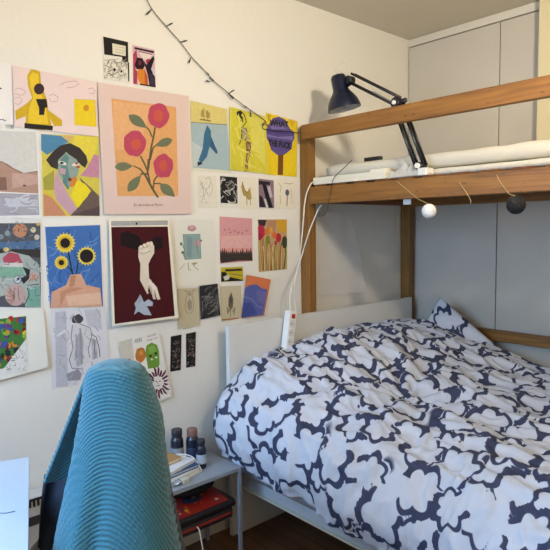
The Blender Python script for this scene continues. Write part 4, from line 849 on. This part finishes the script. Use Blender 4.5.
for i in range(NR+1):
    py = 363+(600-363)*i/NR; L, R, th = sil(py); c, hw = ring_at(py, L, R); zz = at((L+R)/2, py, D0).z; c.z = zz; row = []
    for j in range(NA):
        t = 2*PI*j/NA; ct, st = math.cos(t), math.sin(t)
        x = hw*math.copysign(abs(ct)**.8, ct); y = -th*math.copysign(abs(st)**.8, st)
        # st>0 faces the camera.  rows sag in the middle at the top, sweep down to the left lower
        s = x/max(hw, .01); dwn = (py-363)/237
        fold = -.45
        sx_ = x-fold*hw
        ph = zz+.10*s*s*(.5+dwn)*hw/.12+(max(0, -sx_)*1.7*min(1, max(0, dwn-.25)*2.2))
        dz_ = max(0, 1.1-zz); ph -= 0; RS_ = .0078; ph2 = ph+.36*dz_*dz_
        rib = math.sin(ph2*2*PI/RS_+1.3*noise.noise(Vector((x*22, zz*10, 0)))+.8*noise.noise(Vector((x*60, zz*45, 3))))
        knit = math.sin((x+.3*y)*2*PI/.0095+(ph2//RS_)*PI)
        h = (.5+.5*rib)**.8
        big = .012*noise.noise(Vector((x*9, zz*2.2, 5)))*min(1, dwn*3) + (.014*math.exp(-((x-fold*hw)/.02)**2)-.012*math.exp(-((x-fold*hw-.035)/.02)**2))*min(1, max(0, dwn-.3)*2)
        rad = 1+0
        nx, ny = (x/hw), (y/th if th else 0); nl = math.hypot(nx/hw, ny/th) or 1; ox, oy = (nx/hw)/nl, (ny/th)/nl
        am = .0020*h*min(1, .6+dwn*2)+.0006*knit*(.3+h)+big*(1 if st > 0 else .3)*abs(st)
        p = c+R2*(x+ox*am)+F2*(y+oy*am)
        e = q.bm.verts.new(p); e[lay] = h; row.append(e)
    rows.append(row)
for i in range(NR):
    for j in range(NA): q.bm.faces.new((rows[i][j], rows[i][(j+1) % NA], rows[i+1][(j+1) % NA], rows[i+1][j]))
# crown
cz = sum((v.co for v in rows[0]), Vector())/NA; prev = rows[0]
for k in range(1, 7):
    f_ = 1-k/7; cur = []
    for j in range(NA):
        v = rows[0][j].co; p = cz+(v-cz)*f_; p.z = cz.z+.008*(1-f_*f_)**.8; e = q.bm.verts.new(p); e[lay] = .5; cur.append(e)
    for j in range(NA): q.bm.faces.new((cur[j], cur[(j+1) % NA], prev[(j+1) % NA], prev[j]))
    prev = cur
e = q.bm.verts.new(cz+Vector((0, 0, .0082))); e[lay] = .5
for j in range(NA): q.bm.faces.new((e, prev[(j+1) % NA], prev[j]))
bl = q.build('blanket', origin=(cc.x, cc.y, .6), smooth=True)
tag(bl, 'chunky teal knitted blanket draped over the chair back', 'blanket')
# the blanket's far side hanging out to the left
q = MB(); q.mi(TEAL); lay = q.bm.verts.layers.float.new('rib'); G = {}; n1, n2 = 60, 140
for i in range(n1+1):
    for j in range(n2+1):
        t = j/n2; py = 372+(483-372)*t; xl = 90+(45-90)*t; xr = 106+(84-106)*t; a = i/n1; px = xl+(xr-xl)*a
        p = at(px, py-(8*a*t), D0+.025+.01*math.sin(a*4)+.04*t+.05*a); p += F2*(.006*noise.noise(p*8)); e = q.bm.verts.new(p); r_ = .5+.5*math.sin((p.z-a*.06)*2*PI/.0125); p2 = e.co-F2*.002*r_; e.co = p2; e[lay] = r_; G[i, j] = e
for i in range(n1):
    for j in range(n2): q.bm.faces.new((G[i, j], G[i+1, j], G[i+1, j+1], G[i, j+1]))
o = q.build('hanging_flap', bl, smooth=True)
so = o.modifiers.new('thick', 'SOLIDIFY'); so.thickness = .008
# navy garment hanging below it
q = MB(); q.mi(mat('17202f', .9, bump=.4, bscale=40)); G = {}
for i in range(31):
    for j in range(61):
        a, t = i/30, j/60; py = 476+(580-476)*t; xl = 47+(33-47)*t; xr = 84+(70-84)*t; p = at(xl+(xr-xl)*a, py-8*a*(1-t), D0+.16+.02*math.sin(a*6+t*2)); G[i, j] = q.bm.verts.new(p)
for i in range(30):
    for j in range(60): q.bm.faces.new((G[i, j], G[i+1, j], G[i+1, j+1], G[i, j+1]))
o = q.build('jacket', origin=(.7, .6, .7), smooth=True); so = o.modifiers.new('thick', 'SOLIDIFY'); so.thickness = .01
tag(o, 'dark navy garment hanging on the chair below the teal blanket', 'garment')
# grey bag on the floor side
q = MB(); s_ = bmesh.ops.create_icosphere(q.bm, subdivisions=4, radius=1); q.mi(mat('8b8884', .85, bump=.3, bscale=60)); c = at(40, 560, 1.52); ztop = at(40, 537, 1.52).z
for v in s_['verts']: v.co = Vector((v.co.x*.055, v.co.y*.055, (v.co.z*.5+.5)*ztop))*(1) + Vector((c.x, c.y, 0)) + Vector((1, 1, 0))*.01*noise.noise(v.co*2)
tag(q.build('fabric_bag', origin=(c.x, c.y, 0), smooth=True), 'tall rounded grey fabric bag between the desk and the navy garment', 'bag')
